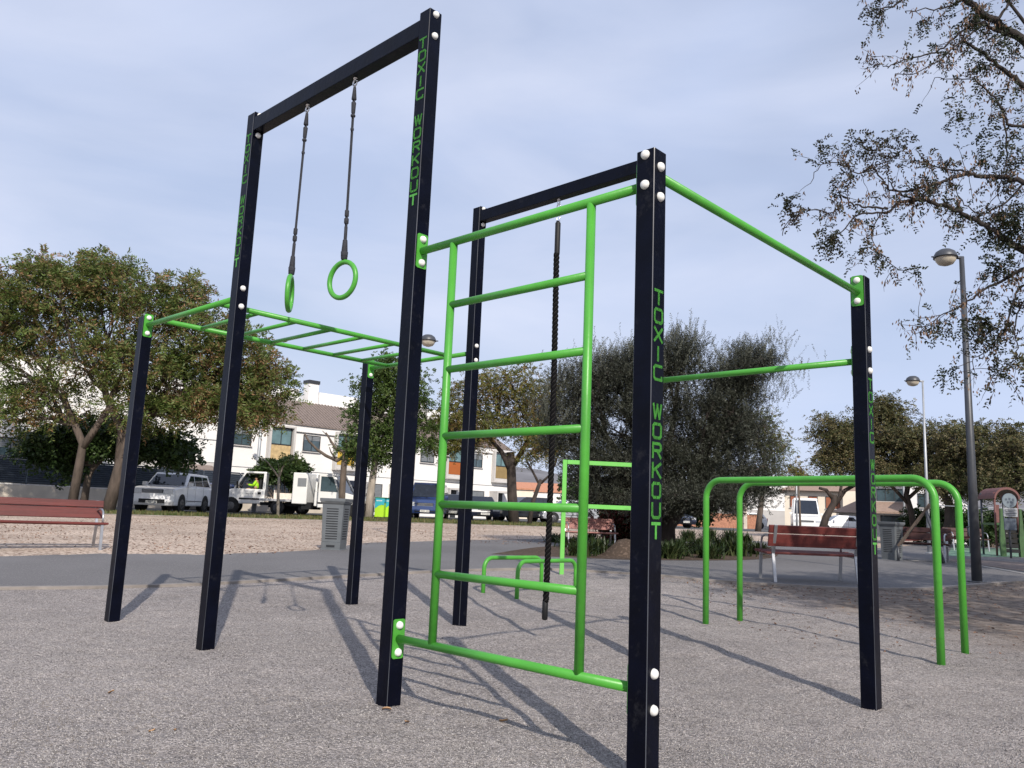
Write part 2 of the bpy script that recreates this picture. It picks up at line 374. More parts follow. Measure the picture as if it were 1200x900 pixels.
# loose stones on top, where the camera is close enough to see them one by one
rg = np.random.default_rng(2); n = 110000
Y_ = 2.0 + 7.5 * rg.beta(1.1, 2.3, n); X_ = rg.uniform(-.72, .72, n) * (Y_ + .3); r_ = rg.uniform(.0017, .0040, n) * (1 + .5 * (rg.uniform(0, 1, n) > .93))
def und_fast(x, y, cell=.05, cache={}):
    k = (int(x / cell), int(y / cell))
    if k not in cache: cache[k] = g(y) + und(x, y)
    return cache[k]
Z_ = np.array([und_fast(x, y) for x, y in zip(X_, Y_)]); a = rg.uniform(0, 6.28, n)
def ringp(k, rr, h): return np.stack([X_ + np.cos(a + k * 1.5708) * r_ * rr * rg.uniform(.7, 1.2, n), Y_ + np.sin(a + k * 1.5708) * r_ * rr * rg.uniform(.7, 1.2, n), Z_ + h * r_], 1)
lo_ = [ringp(k, 1.0, -.2) for k in range(4)]; hi_ = [ringp(k + .5, .62, .85 + .2 * (k % 2)) for k in range(4)]
V = np.stack(lo_ + hi_, 1).reshape(-1, 3); B = np.arange(n)[:, None] * 8
F = np.concatenate([B + np.array([[4, 5, 6, 7]])] + [B + np.array([[k, (k + 1) % 4, 4 + (k + 1) % 4 if False else 4 + k, 4 + (k + 3) % 4]]) for k in range(4)])
stm = leafmat('gravel_stones', [(.06, .057, .057), (.13, .12, .115), (.22, .205, .195), (.29, .27, .26), (.36, .34, .325), (.19, .17, .155), (.25, .235, .225)], .9, 0)
tag(arrays_mesh('gravel_stones', V, F, stm), 'fine grey gravel stones covering the foreground', kind='stuff')
sheet('asphalt_path', near + far, asphm, .008)
# kerb along the gravel
def ribbon(name, line, w, h, material, lab=None):
    mb = MB(); L = [Vector((p[0], p[1], 0)) for p in line]; n = len(L); vs = []
    for i, p in enumerate(L):
        d = (L[min(i + 1, n - 1)] - L[max(i - 1, 0)]).normalized(); q = Vector((-d.y, d.x, 0)); zz = g(p.y)
        for s_, z_ in ((-.5, -.05), (-.5, h), (.5, h), (.5, -.05)): vs.append(p + q * w * s_ + Vector((0, 0, zz + z_)))
    fs = [(i * 4 + k, i * 4 + k + 1, i * 4 + k + 5, i * 4 + k + 4) for i in range(n - 1) for k in range(3)]
    mb.add(vs, fs); o = mb.build(name, material); o['kind'] = 'structure'; return o
ribbon('path_kerb', near, .09, .03, kerbp)
# far verge, street and paving
def YL(lst): return [AT(p, y)[:2] for p, y in lst]
vf = YL([(-260, 26), (0, 28.6), (200, 31.5), (400, 35), (560, 38), (700, 41), (775, 43.5)]); vb = YL([(775, 50.5), (700, 48.5), (560, 45.3), (400, 41), (200, 36.3), (0, 33), (-260, 29)])
sheet('grass_verge', vf + vb, vergem, .008)
ribbon('verge_kerb', vf, .22, .03, kerbp)
sheet('street', vb[::-1] + YL([(785, 47), (830, 50), (1000, 50), (1300, 52)]) + [(120, 160), (-160, 160), (-60, 30)], roadm, .004)
sheet('flower_bed', smooth_line([G(*p)[:2] for p in [(575, 650), (650, 653), (760, 657), (890, 656), (912, 648), (890, 640), (760, 636), (650, 640), (575, 650)]], 4)[:-1], soilm, .012)
sheet('brown_paving', [G(*p)[:2] for p in [(1100, 656.5), (1350, 690), (1350, 666), (1200, 660), (1120, 655)]], pavem, .016)
sheet('play_floor', [G(*p)[:2] for p in [(1110, 652), (1350, 656), (1350, 644), (1115, 642.5)]], playm, .014)
ribbon('paving_kerb', smooth_line([G(*p)[:2] for p in [(1063, 657), (1110, 659), (1150, 664), (1200, 673), (1300, 690)]], 4), .12, .02, kerbm)

# ------------------------------------------------------------------ workout frame
ANG = -0.76204
d1 = Vector((math.cos(ANG), math.sin(ANG), 0)); d2 = Vector((-d1.y, d1.x, 0)); Z = Vector((0, 0, 1))
H_ = .044
PA = Vector((-1.936, 5.584, 0)); PB = Vector((-.546, 4.258, 0)); PC = Vector((.542, 3.219, 0)); PD = Vector((-.364, 7.232, 0))
PE = Vector((2.114, 4.867, 0)); PF = Vector((-3.055, 6.652, 0)); PG = Vector((-1.483, 8.300, 0)); PH = Vector((1.026, 5.905, 0))
ORG = Vector((-.2, 5.6, 0))
rig = thing('outdoor_workout_frame', 'large navy and green calisthenics frame with ladder and monkey bars on the gravel', 'workout frame', ORG)
ZT, ZS, ZBAR = 3.734, 2.445, 2.373
LET = {'T': [[(0, 1), (1, 1)], [(.5, 1), (.5, -.02)]], 'O': [[(.40, 1), (.16, 1), (0, .84), (0, .16), (.16, 0), (.40, 0)], [(.60, 1), (.84, 1), (1, .84), (1, .16), (.84, 0), (.60, 0)]],
       'X': [[(0, 1), (1, 0)], [(1, 1), (0, 0)]], 'I': [[(.5, 1), (.5, 0)]], 'C': [[(1, 1), (.16, 1), (0, .84), (0, .16), (.16, 0), (1, 0), (1, .2)]],
       'W': [[(0, 1), (.22, 0), (.5, .8), (.78, 0), (1, 1)], [(.5, .8), (.5, 1)]], 'R': [[(0, 0), (0, .42)], [(0, .56), (0, 1), (.84, 1), (1, .86), (1, .62), (.86, .5), (.2, .5)], [(.5, .5), (1, 0)]],
       'K': [[(0, 0), (0, .44)], [(0, .56), (0, 1)], [(.1, .5), (1, 1)], [(.35, .6), (1, 0)]], 'U': [[(0, 1), (0, .16), (.16, 0), (.40, 0)], [(1, 1), (1, .16), (.84, 0), (.60, 0)]]}
def lettering(P, n, z1, z0, parent):
    mb = MB(); rt = Z.cross(n); word = 'TOXIC WORKOUT'; pitch = (z1 - z0) / 13; hh = pitch * .70; ww = .054; th = .0118; lift = 0
    for i, ch in enumerate(word):
        if ch == ' ': mb.build('lettering', gtext, parent, ORG); mb = MB(); continue
        zb = z1 - pitch * i - hh
        for st in LET[ch]:
            for (x0, y0), (x1, y1) in zip(st, st[1:]):
                a = P + n * (H_ + .0006) + rt * ((x0 - .5) * ww) + Z * (zb + y0 * hh); b = P + n * (H_ + .0006) + rt * ((x1 - .5) * ww) + Z * (zb + y1 * hh)
                d = (b - a).normalized(); a = a - d * th * .35; b = b + d * th * .35; q = n.cross(d) * th / 2; lift += .00001; o = n * (.0004 + lift)
                mb.add([a - q, a + q, b + q, b - q, a - q + o, a + q + o, b + q + o, b - q + o], [(4, 5, 6, 7), (0, 1, 5, 4), (1, 2, 6, 5), (2, 3, 7, 6), (3, 0, 4, 7)])
        mb.build('lettering', gtext, parent, ORG)
CAP = [(0, .017), (.008, .0165), (.0145, .0135), (.0185, .008), (.0205, 0), (.0205, -.002)]
def bolt(pos, n, parent):
    mb = MB(); mb.lathe(pos, CAP, 14, ax=n); mb.build('bolt_cap', capm, parent, ORG)
def post(P, top, bolts, text=None):
    mb = MB(); bm_rot = Matrix((d1, d2, Z)).transposed()
    mb.box(P + Z * (top / 2 - .1), (2 * H_, 2 * H_, top + .2), rot=bm_rot)
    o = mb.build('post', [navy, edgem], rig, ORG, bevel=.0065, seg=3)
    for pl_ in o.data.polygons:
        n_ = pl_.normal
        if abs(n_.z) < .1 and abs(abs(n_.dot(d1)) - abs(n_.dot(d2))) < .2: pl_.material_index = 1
    for n, zc in bolts:
        for dz in (.065, -.065): bolt(P + n * H_ + Z * (zc + dz), n, o)
    if text: lettering(P, text[0], text[1], text[2], o)
    return o
def plate(P, n, zc, parent, off=0):
    t = Z.cross(n); mb = MB(); c = P + n * (H_ + .003) + Z * zc
    pts = []
    w, h, r = .036, .095, .012
    for sx_, sz_, a0 in ((1, 1, 0), (-1, 1, 90), (-1, -1, 180), (1, -1, 270)):
        for k in range(4):
            a = R(a0 + 30 * k); pts.append((sx_ * (w - r) + r * math.cos(a), sz_ * (h - r) + r * math.sin(a)))
    N_ = len(pts); vs = [c + t * x + Z * z + n * .003 for x, z in pts] + [c + t * x + Z * z - n * .0025 for x, z in pts]
    mb.add(vs, [tuple(range(N_)), tuple(range(2 * N_ - 1, N_ - 1, -1))] + [(i, (i + 1) % N_, (i + 1) % N_ + N_, i + N_) for i in range(N_)])
    o = mb.build('mounting_plate', green, parent, ORG)
    for dz in (.065, -.065): bolt(P + n * (H_ + .006) + Z * (zc + dz), n, o)
    return o
ZBM = 3.643
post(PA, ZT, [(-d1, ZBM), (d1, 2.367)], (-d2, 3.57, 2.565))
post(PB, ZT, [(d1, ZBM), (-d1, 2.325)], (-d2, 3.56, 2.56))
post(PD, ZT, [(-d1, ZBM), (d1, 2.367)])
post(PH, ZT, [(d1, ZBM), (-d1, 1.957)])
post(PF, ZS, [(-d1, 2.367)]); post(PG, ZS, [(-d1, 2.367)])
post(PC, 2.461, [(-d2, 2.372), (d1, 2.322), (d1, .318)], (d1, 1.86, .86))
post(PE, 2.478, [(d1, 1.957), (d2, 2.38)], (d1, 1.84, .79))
def crossbeam(P, Q):
    mb = MB(); mb.beam(P + d1 * (H_ + .006) + Z * ZBM, Q - d1 * (H_ + .001) + Z * ZBM, .082, .102)
    o = mb.build('crossbeam', navy, rig, ORG, bevel=.005, seg=2)
    for S, n in ((P, d1),):
        p = MB(); p.box(S + n * (H_ + .003) + Z * ZBM, (.005, .0815, .19), rot=Matrix((d1, d2, Z)).transposed()); fl = p.build('end_flange', navy, o, ORG, bevel=.001)
        for dz in (.075, -.075): bolt(S + n * (H_ + .0055) + Z * (ZBM + dz), n, fl)
crossbeam(PA, PB); crossbeam(PD, PH)
RT = .0205
def bar(name, a, b, r=RT, parent=rig, n=16):
    mb = MB(); mb.tube([a, b], r, n); return mb.build(name, green, parent, ORG)
# monkey bars
o = bar('end_bar', PF + d1 * (H_ + .004) + Z * ZBAR, PA - d1 * (H_ + .002) + Z * ZBAR); plate(PF, d1, 2.368, o); plate(PA, -d1, 2.368, o)
o = bar('end_bar', PG + d1 * (H_ + .004) + Z * ZBAR, PD - d1 * (H_ + .002) + Z * ZBAR); plate(PG, d1, 2.368, o); plate(PD, -d1, 2.368, o)
mr = []
for f_ in (.205, .81):
    a = PF.lerp(PA, f_) + Z * ZBAR; b = PG.lerp(PD, f_) + Z * ZBAR; mr.append((a, b)); bar('side_rail', a + d2 * .01, b - d2 * .01)
for k in range(1, 7):
    bar('monkey_bar_rung', mr[0][0].lerp(mr[0][1], k / 7), mr[1][0].lerp(mr[1][1], k / 7), .0165)
# wall ladder
ZL1, ZL0 = 2.322, .318
for zz in (ZL1, ZL0):
    o = bar('ladder_end_bar', PB + d1 * (H_ + .004) + Z * zz, PC - d1 * (H_ + .002) + Z * zz); plate(PB, d1, zz, o); plate(PC, -d1, zz, o)
lr = [PB.lerp(PC, .2), PB.lerp(PC, .793)]
for q in lr: bar('ladder_rail', q + Z * (ZL0 + .008), q + Z * (ZL1 - .008))
for k in range(1, 6):
    zz = ZL0 + (ZL1 - ZL0) * k / 6; bar('ladder_rung', lr[0] + Z * zz, lr[1] + Z * zz, .0185)
# pull-up bars
o = bar('pull_up_bar', PC + d2 * (H_ + .002) + Z * 2.376, PE - d2 * (H_ + .004) + Z * 2.376); plate(PE, -d2, 2.385, o); plate(PC, d2, 2.376, o)
o = bar('pull_up_bar', PH + d1 * (H_ + .002) + Z * 1.957, PE - d1 * (H_ + .002) + Z * 1.957); plate(PE, -d1, 1.957, o); plate(PH, d1, 1.957, o)

# rings
def rings(fr, yaw, lean, label):
    P = PA.lerp(PB, fr); zt, zr = 3.596, 2.415
    t = thing('gymnastic_ring', label, 'gym ring', P + Z * 2.17, group='gym rings hanging from the tall crossbeam')
    O = P + Z * 2.17
    top = P + Z * zt; bot = P + Z * zr + lean
    mb = MB(); mb.tube([top + Z * .02, top - Z * .012], .012, 10)
    ringc = top - Z * .035
    pts = [ringc + d1 * (.021 * math.cos(a)) + Z * (.023 * math.sin(a)) for a in [i * math.pi / 8 for i in range(17)]]
    mb.tube(pts, .0045, 8); mb.build('swivel_hook', chrome, t, O)
    mb = MB(); s0 = ringc - Z * .015; q = (bot - s0)
    side = d1 * .007
    for sgn in (-1, 1): mb.tube([s0 + side * sgn * .5, s0 + q * .1 + side * sgn, s0 + q * .9 + side * sgn, bot + side * sgn * .5], .0042, 6)
    def sleeve(a, b, r0, r1): mb.tube([s0 + q * a, s0 + q * (a + .005), s0 + q * (b - .005), s0 + q * b], [r0 * .7, r0, r1, r1 * .7], 10)
    sleeve(.01, .09, .009, .016); sleeve(.10, .17, .015, .012); sleeve(.172, .19, .015, .015); sleeve(.25, .27, .011, .011)
    sleeve(.72, .76, .013, .013); sleeve(.765, .80, .014, .014); sleeve(.81, .90, .010, .010); sleeve(.885, .985, .014, .021); sleeve(.95, 1.0, .022, .019)
    mb.build('strap', strapm, t, O)
    c = bot - Z * .122; ax = Vector((math.cos(yaw), math.sin(yaw), 0)); mb = MB(); rr = .110
    n1, n2 = 36, 12; vs = []; fs = []
    for i in range(n1):
        a = 2 * math.pi * i / n1; rad = ax * math.cos(a) + Z * math.sin(a); nn = ax.cross(Z)
        for j in range(n2):
            b = 2 * math.pi * j / n2; vs.append(c + rad * (rr + .0155 * math.cos(b)) + nn * (.0155 * math.sin(b)))
    for i in range(n1):
        for j in range(n2): fs.append((i * n2 + j, ((i + 1) % n1) * n2 + j, ((i + 1) % n1) * n2 + (j + 1) % n2, i * n2 + (j + 1) % n2))
    mb.add(vs, fs, smooth=True); mb.build('ring', green, t, O)
rings(.358, R(98), Vector((-.012, 0, 0)), 'green gym ring on a black strap turned edge-on, further from the camera')
rings(.635, R(-35), Vector((.015, 0, 0)), 'green gym ring on a black strap showing its open circle, nearer the camera')

# climbing rope
q0 = PD.lerp(PH, .499); t = thing('climbing_rope', 'thick black twisted climbing rope hanging from the rear navy crossbeam', 'climbing rope', q0 + Z * .15); O = q0 + Z * .15
mb = MB(); zt = 3.599
mb.tube([q0 + Z * (zt + .01), q0 + Z * (zt - .02)], .012, 8)
for dz, rr in ((.035, .02), (.08, .03)):
    mb.tube([q0 + Z * (zt - dz) + d1 * (rr * .6 * math.cos(a)) + Z * (rr * math.sin(a)) for a in [i * math.pi / 8 for i in range(17)]], .005, 8)
mb.tube([q0 + Z * 3.49 + d1 * .017, q0 + Z * 3.33 + d1 * .017], .004, 6); mb.tube([q0 + Z * 3.49 - d1 * .017, q0 + Z * 3.33 - d1 * .017], .004, 6)
mb.build('shackle', chrome, t, O)
mb = MB(); mb.tube([q0 + Z * 3.40, q0 + Z * 3.38, q0 + Z * 3.12, q0 + Z * 3.10], [.012, .023, .023, .02], 12)
mb.build('sleeve', blackp, t, O); mb = MB(); mb.tube([q0 + Z * .30, q0 + Z * .29, q0 + Z * .165, q0 + Z * .155], [.018, .023, .023, .014], 12); mb.build('sleeve', blackp, t, O)
mb = MB()
for s_ in range(3):
    pts = []; N_ = 240
    for i in range(N_ + 1):
        zz = 3.12 - (3.12 - .29) * i / N_; a = -2 * math.pi * (3.12 - zz) / .115 + s_ * 2 * math.pi / 3
        sway = .012 * math.sin(zz * 1.1)
        pts.append(q0 + Z * zz + Vector((math.cos(a) * .0125 + sway, math.sin(a) * .0125, 0)))
    mb.tube(pts, .0138, 7, mi=0)
    pts2 = []
    for i in range(N_ + 1):
        zz = 3.12 - (3.12 - .29) * i / N_; a = -2 * math.pi * (3.12 - zz) / .115 + (s_ + .5) * 2 * math.pi / 3; sway = .012 * math.sin(zz * 1.1)
        pts2.append(q0 + Z * zz + Vector((math.cos(a) * .0185 + sway, math.sin(a) * .0185, 0)))
    mb.tube(pts2, .0022, 4, mi=1)
mb.build('rope', [ropem, ropem2], t, O)

# ------------------------------------------------------------------ parallel bars, push-up bars, square frame
def u_bar(name, label, cat, P, Q, h, r, rb, group):
    P, Q = Vector(P), Vector(Q); zP, zQ = P.z, Q.z; zt = max(zP, zQ) + h; d = Vector((Q.x - P.x, Q.y - P.y, 0)).normalized()
    pts = [Vector((P.x, P.y, zP - .1)), Vector((P.x, P.y, zt - rb))]
    for k in range(1, 9):
        a = R(90 * k / 8); pts.append(Vector((P.x, P.y, zt - rb)) + d * rb * (1 - math.cos(a)) + Z * rb * math.sin(a))
    for k in range(0, 9):
        a = R(90 * k / 8); pts.append(Vector((Q.x, Q.y, zt)) - d * rb * (1 - math.sin(a)) - Z * rb * (1 - math.cos(a)))
    pts.append(Vector((Q.x, Q.y, zQ - .1)))
    mb = MB(); mb.tube(pts, r, 16); o = mb.build(name, green, None, P); tag(o, label, cat, group)
u_bar('parallel_bar', 'tall green tubular U-bar of the parallel pair, the one nearer the frame', 'parallel bar', G(827, 731), G(1103, 779), 1.335, .029, .17, 'parallel bars')
u_bar('parallel_bar', 'tall green tubular U-bar of the parallel pair, the one nearer the red bench', 'parallel bar', G(867, 725), G(1131, 765), 1.335, .029, .17, 'parallel bars')
u_bar('push_up_bar', 'low green U-shaped push-up bar, the one nearer the asphalt path', 'push-up bar', G(566, 695), G(634, 689), .36, .024, .12, 'low push-up bars')
u_bar('push_up_bar', 'low green U-shaped push-up bar, the one directly behind the hanging rope', 'push-up bar', G(605.5, 702), G(674, 693), .36, .024, .12, 'low push-up bars')
sq = G(658, 673); sq2 = AT(756, sq.y + .1)
t = thing('square_bar_frame', 'pale green square-tube frame with two crossbars at the gravel edge behind the rope', 'exercise frame', sq); ht = 1.60
for a in (sq, sq2):
    mb = MB(); mb.box(a + Z * (ht / 2 - .05), (.06, .06, ht + .1)); mb.build('upright', green2, t, sq, bevel=.004)
for zz, w in ((ht - .03, .06), (.955, .06)):
    mb = MB(); mb.beam(sq + Vector((.031, 0, zz)), Vector((sq2.x - .031, sq2.y, sq.z + zz)), .058, w); mb.build('crossbar', green2, t, sq, bevel=.004)

# ------------------------------------------------------------------ benches, bins, lamps
def bench(name, label, loc, rz, L, wood, sc=1, group='slatted park benches'):
    t = thing(name, label, 'bench', loc, rz, group)
    for i, zc in enumerate((.585, .69)):
        h = .165 if i == 0 else .10
        hh = (.175, .115)[i]; mb = MB(); yy = .13 + (zc - .4) * .22
        mb.box((0, yy, zc + (.05 if i else 0)), (L, .035, hh), rot=Matrix.Rotation(R(-12), 3, 'X')); mb.build('backrest_board', wood, t, bevel=.006)
    for i in range(4):
        mb = MB(); mb.box((0, -.27 + i * .115, .425 - i * .008), (L, .10, .035)); mb.build('seat_board', wood, t, bevel=.006)
    for s_ in (-1, 1):
        x = s_ * (L / 2 - .09)
        mb = MB(); mb.beam((x, .24, .80), (x, .125, .38), .045, .02, up=Vector((0, 1, 0))); mb.beam((x, .125, .40), (x, .20, -.02), .045, .025, up=Vector((0, 1, 0))); mb.build('rear_leg', steel, t, bevel=.003)
        mb = MB(); mb.beam((x, -.29, .40), (x, -.33, -.02), .045, .025, up=Vector((0, 1, 0))); mb.build('front_leg', steel, t, bevel=.003)
        mb = MB(); mb.beam((x, -.30, .395), (x, .13, .375), .04, .03); mb.build('seat_bracket', steel, t)
        mb = MB(); mb.tube([(x, .17, .62), (x, .02, .655), (x, -.15, .655), (x, -.25, .62), (x, -.29, .52), (x, -.29, .40)], .016, 8); mb.build('armrest', steel, t)
    t.scale = (sc, sc, sc); return t
p = AT(119, 12.7); axl = Vector((-.78, -.62, 0))
bench('park_bench', 'red-brown park bench facing the frame at the left end of the path', p + axl * .86 + Vector((.02, .1, 0)), math.atan2(.62, .78), 1.75, benchm, .90)
b = G(908, 683.5); fd = Vector((-.27, .96, 0))
bench('park_bench', 'dark red park bench seen from behind beside the parallel bars', Vector((b.x + .64, b.y + .12 + .25, g(b.y + .3))), math.pi + R(6), 1.42, benchm)
b = AT(690, 19.5); bench('park_bench', 'faded pinkish park bench standing behind the flower bed', b, R(8), 1.45, benchp, .87)
b = AT(1079, 20); bench('park_bench', 'dark park bench in the shade to the right of the right-hand grey bin', b, R(-35), 1.3, benchd)
b = AT(1132, 30); bench('park_bench', 'distant brown park bench by the white garden wall near the playground', b, R(5), 1.5, benchd)

def litter_bin(label, loc, rz):
    t = thing('litter_bin', label, 'litter bin', loc, rz, 'grey slatted litter bins')
    def frus(z0, z1, a, b_, mb, mi=0):
        vs = [(sx * w / 2, sy * w / 2, z) for z, w in ((z0, a), (z1, b_)) for sx, sy in ((-1, -1), (1, -1), (1, 1), (-1, 1))]
        mb.add(vs, [(3, 2, 1, 0), (4, 5, 6, 7)] + [(i, (i + 1) % 4, (i + 1) % 4 + 4, i + 4) for i in range(4)], mi)
    mb = MB(); frus(.14, .80, .345, .385, mb); mb.build('body', binm, t, bevel=.006)
    mb = MB(); frus(0, .14, .33, .352, mb); frus(-.05, .02, .36, .36, mb); mb.build('base', binm, t, bevel=.004)
    mb = MB(); frus(.80, .84, .40, .45, mb); frus(.842, .90, .46, .47, mb); mb.build('cap', binm, t, bevel=.006)
    mb = MB()
    for k in range(13):
        z = .20 + k * .043; w = .345 + (.385 - .345) * (z - .14) / .66
        for i in range(4):
            M = Matrix.Rotation(i * math.pi / 2, 3, 'Z'); c = M @ Vector((0, -w / 2, z)); mb.box(c, (.215, .006, .018), rz=i * math.pi / 2)
    mb.build('slots', slotm, t)
    mb = MB(); mb.box((0, -.178, .075), (.15, .01, .03)); mb.build('foot_opening', slotm, t); return t
litter_bin('grey slatted litter bin at the path edge between the left-hand posts', G(388, 645) + Vector((0, .2, 0)), R(-8))
litter_bin('grey slatted litter bin in the shade to the right of the dark red bench', G(1050, 657) + Vector((0, .2, 0)), R(38))

def lamp(label, loc, H, r, side, pm, hs=1.0, name='street_lamp'):
    t = thing(name, label, 'street lamp', loc, 0, 'park street lamps')
    mb = MB(); mb.tube([(0, 0, -.1), (0, 0, H * .35), (0, 0, H)], [r, r * .8, r * .5], 14); mb.build('pole', pm, t)
    mb = MB(); mb.tube([(0, 0, 0), (0, 0, .03)], r * 1.9, 12); mb.build('base_plate', pm, t)
    cx = side * .27 * hs; zc = H - .02
    mb = MB(); mb.tube([(side * -.03, 0, zc + .015), (cx * .5, 0, zc + .015)], .028 * hs, 10); mb.build('arm', pm, t)
    mb = MB(); mb.lathe((cx, 0, zc), [(.185 * hs, 0), (.18 * hs, .04 * hs), (.15 * hs, .10 * hs), (.09 * hs, .14 * hs), (0, .155 * hs)], 20); mb.lathe((cx, 0, zc), [(.16 * hs, .002), (.19 * hs, -.004), (.19 * hs, .012)], 20)
    mb.tube([(cx, 0, zc + .0), (cx + side * .235 * hs, 0, zc + .01)], [.03 * hs, .012 * hs], 8)
    hd = mb.build('lamp_head', lampm, t)
    mb = MB(); mb.lathe((cx, 0, zc - .006), [(.165 * hs, 0), (.155 * hs, -.045 * hs), (.115 * hs, -.10 * hs), (.05 * hs, -.125 * hs), (0, -.13 * hs)], 20); mb.build('globe', lampg, hd)
    return t
p = G(1145, 683); lamp('tall dark grey street lamp nearest on the right, its head among the overhanging branches', p, 5.32, .078, -1, lampm, 1.0)
p = AT(1089, 25.5); lamp('slimmer light grey street lamp further back beside the row of trees', p, 5.35, .055, -1, lampl, 1.15)
p = AT(474, 20.5); lamp('street lamp whose head shows just right of the tall lettered front post', p, 5.0, .06, 1, lampm, 1.1)
p = AT(297, 45); lamp('pale street lamp standing behind the white tipper truck, its top lost in the tree', p, 7.2, .12, -1, lampl, 1.0)
p = AT(1061, 42); lamp('thin distant grey lamp post in front of the white house on the right', p, 5.5, .06, -1, lampl, .8)
p = AT(934, 52); lamp('thin distant lamp post beside the parked white van', p, 4.8, .07, 1, lampl, .6)

# ------------------------------------------------------------------ fallen leaves
leafbrown = mat('dry_leaf', (.48, .29, .15), .8, var=.4, scale=40)
for k, (px, py) in enumerate([(453, 832), (477, 846), (590, 846), (178, 855), (205, 857), (130, 812)]):
    P = G(px, py); mb = MB(); n = 7; L = .045 if k < 3 else .026; W_ = L * .45; vs = []
    for i in range(n + 1):
        s_ = i / n; w = W_ * math.sin(math.pi * min(1, s_ * 1.02)) ** .7 * .5 + .0008; cz = .004 + .005 * math.sin(s_ * 3 + k)
        vs += [(L * (s_ - .5), -w, cz + .008), (L * (s_ - .5), 0, cz), (L * (s_ - .5), w, cz + .008)]
    fs = [(i * 3 + j, i * 3 + j + 1, i * 3 + j + 4, i * 3 + j + 3) for i in range(n) for j in range(2)]
    mb.add(vs, fs, smooth=True); o = mb.build('fallen_leaf', leafbrown, fixn=False); o.location = Vector((P.x, P.y, g(P.y) + und(P.x, P.y) + .002)); o.rotation_euler = (0, 0, k * 1.3)
    tag(o, ['dry tan leaf lying at the foot of the front tall post', 'dry leaf lying on the gravel a step in front of the tall post', 'dry leaf lying on the gravel below the ladder', 'small brown leaf on the gravel at the lower left', 'tiny brown leaf beside another at the lower left', 'tiny brown leaf on open gravel below the leftmost posts'][k], 'leaf', 'fallen leaves')
def litter(name, pts, size, material, label):
    rng = np.random.default_rng(5); n = len(pts); P = np.array(pts); a = rng.uniform(0, 6.28, n); L = rng.uniform(.5, 1, n) * size
    dx = np.stack([np.cos(a), np.sin(a), rng.normal(0, .25, n)], 1) * L[:, None]; dy = np.stack([-np.sin(a), np.cos(a), rng.normal(0, .3, n)], 1) * L[:, None] * .4
    V = np.concatenate([P - dx, P - dy, P + dx, P + dy]).reshape(4, n, 3).transpose(1, 0, 2).reshape(-1, 3); F = np.arange(4 * n).reshape(n, 4)
    o = arrays_mesh(name, V, F, material); tag(o, label, 'leaf litter', kind='stuff'); return o
littm = leafmat('leaf_litter_leaves', [(.16, .075, .04), (.24, .12, .06), (.10, .05, .03), (.32, .18, .09)], .9, .1)
rng = random.Random(3); pts = []
for i in range(2600):
    s_ = rng.random(); k = int(s_ * (len(near) - 1)); q = near[k]; px_ok = q[0] > 2.5
    if not px_ok: continue
    dd = abs(rng.gauss(0, .55)); y = q[1] - .1 - dd; x = q[0] + rng.gauss(0, .3); pts.append((x, y, g(y) + und(x, y) + .006))
for i in range(1200):
    x = rng.uniform(2.2, 9); y = rng.uniform(6.5, 10.5); pts.append((x, y, g(y) + und(x, y) + .006))
litter('leaf_litter', pts, .022, littm, 'scattered dry brown leaf litter on the soil along the right-hand kerb')
pts = []; rg_ = random.Random(31)
while len(pts) < 11000:
    px = rg_.uniform(-60, 760); Y__ = rg_.uniform(12.5, 40); p_ = AT(px, Y__)
    top_row = 650 - (px / 600) * 14 if px < 480 else 634
    r_px = 604 + 0
    yy = 450 + (EYE - g(Y__)) * FPX / Y__ + 150 + .0416 * (px - 600)
    if yy > (652 if px < 260 else 634 + max(0, 425 - px) * .1) - 1: continue
    if mn.noise(Vector((p_.x * .35, p_.y * .25, 0))) + rg_.uniform(-.5, .5) < -.05: continue
    pts.append((p_.x, p_.y, g(p_.y) + .014))
litter('leaf_litter', pts, .034, leafmat('sand_litter_leaves', [(.12, .06, .04), (.20, .11, .07), (.28, .17, .11), (.09, .05, .035), (.34, .24, .17)], .9, .1), 'dry fallen leaves scattered over the sandy strip behind the path')

# ------------------------------------------------------------------ vegetation
def nrm(a): return a / (np.linalg.norm(a, axis=1, keepdims=True) + 1e-9)
def sprays(rng, A, D, L, pairs, ll, lw, droop=.3, spread=.8, single=False):
    """pinnate sprays: A anchors (n,3), D directions (n,3); returns vertices, quads"""
    n = len(A); L = L * rng.uniform(.7, 1.25, n)[:, None]; D = nrm(D)
    up = nrm(np.array([0, 0, 1.]) + rng.normal(0, .5, (n, 3))); S = nrm(np.cross(D, up)); NN = np.cross(S, D)
    Vs = []
    for j in range(pairs):
        s = (j + .6) / pairs; p = A + D * L * s + np.array([0, 0, -1.]) * droop * L * s * s
        for sg in ((1, -1) if not single else ((1,) if j % 2 else (-1,))):
            t = nrm(S * sg * spread + D * .55 + NN * rng.normal(0, .3, (n, 1)) + np.array([0, 0, -1.]) * .25 * abs(droop) + rng.normal(0, .18, (n, 3)))
            wd = nrm(np.cross(t, NN + rng.normal(0, .45, (n, 3)))); l = ll * rng.uniform(.7, 1.2, (n, 1)) * (1 - .3 * abs(s - .5))
            Vs.append(np.stack([p, p + t * l * .45 + wd * lw * .5, p + t * l, p + t * l * .45 - wd * lw * .5], 1))
    V = np.concatenate(Vs, 0).reshape(-1, 3); F = np.arange(len(V)).reshape(-1, 4); return V, F
def curve(a, b, bend, n=6, rnd=None):
    a, b = Vector(a), Vector(b); d = b - a; out = []
    o1 = Vector(bend)
    for i in range(n + 1):
        t = i / n; p = a.lerp(b, t) + o1 * math.sin(math.pi * t) * 1.0
        if rnd and 0 < i < n: p += Vector((rnd.gauss(0, 1), rnd.gauss(0, 1), rnd.gauss(0, 1))) * d.length * .025
        out.append(p)
    return out
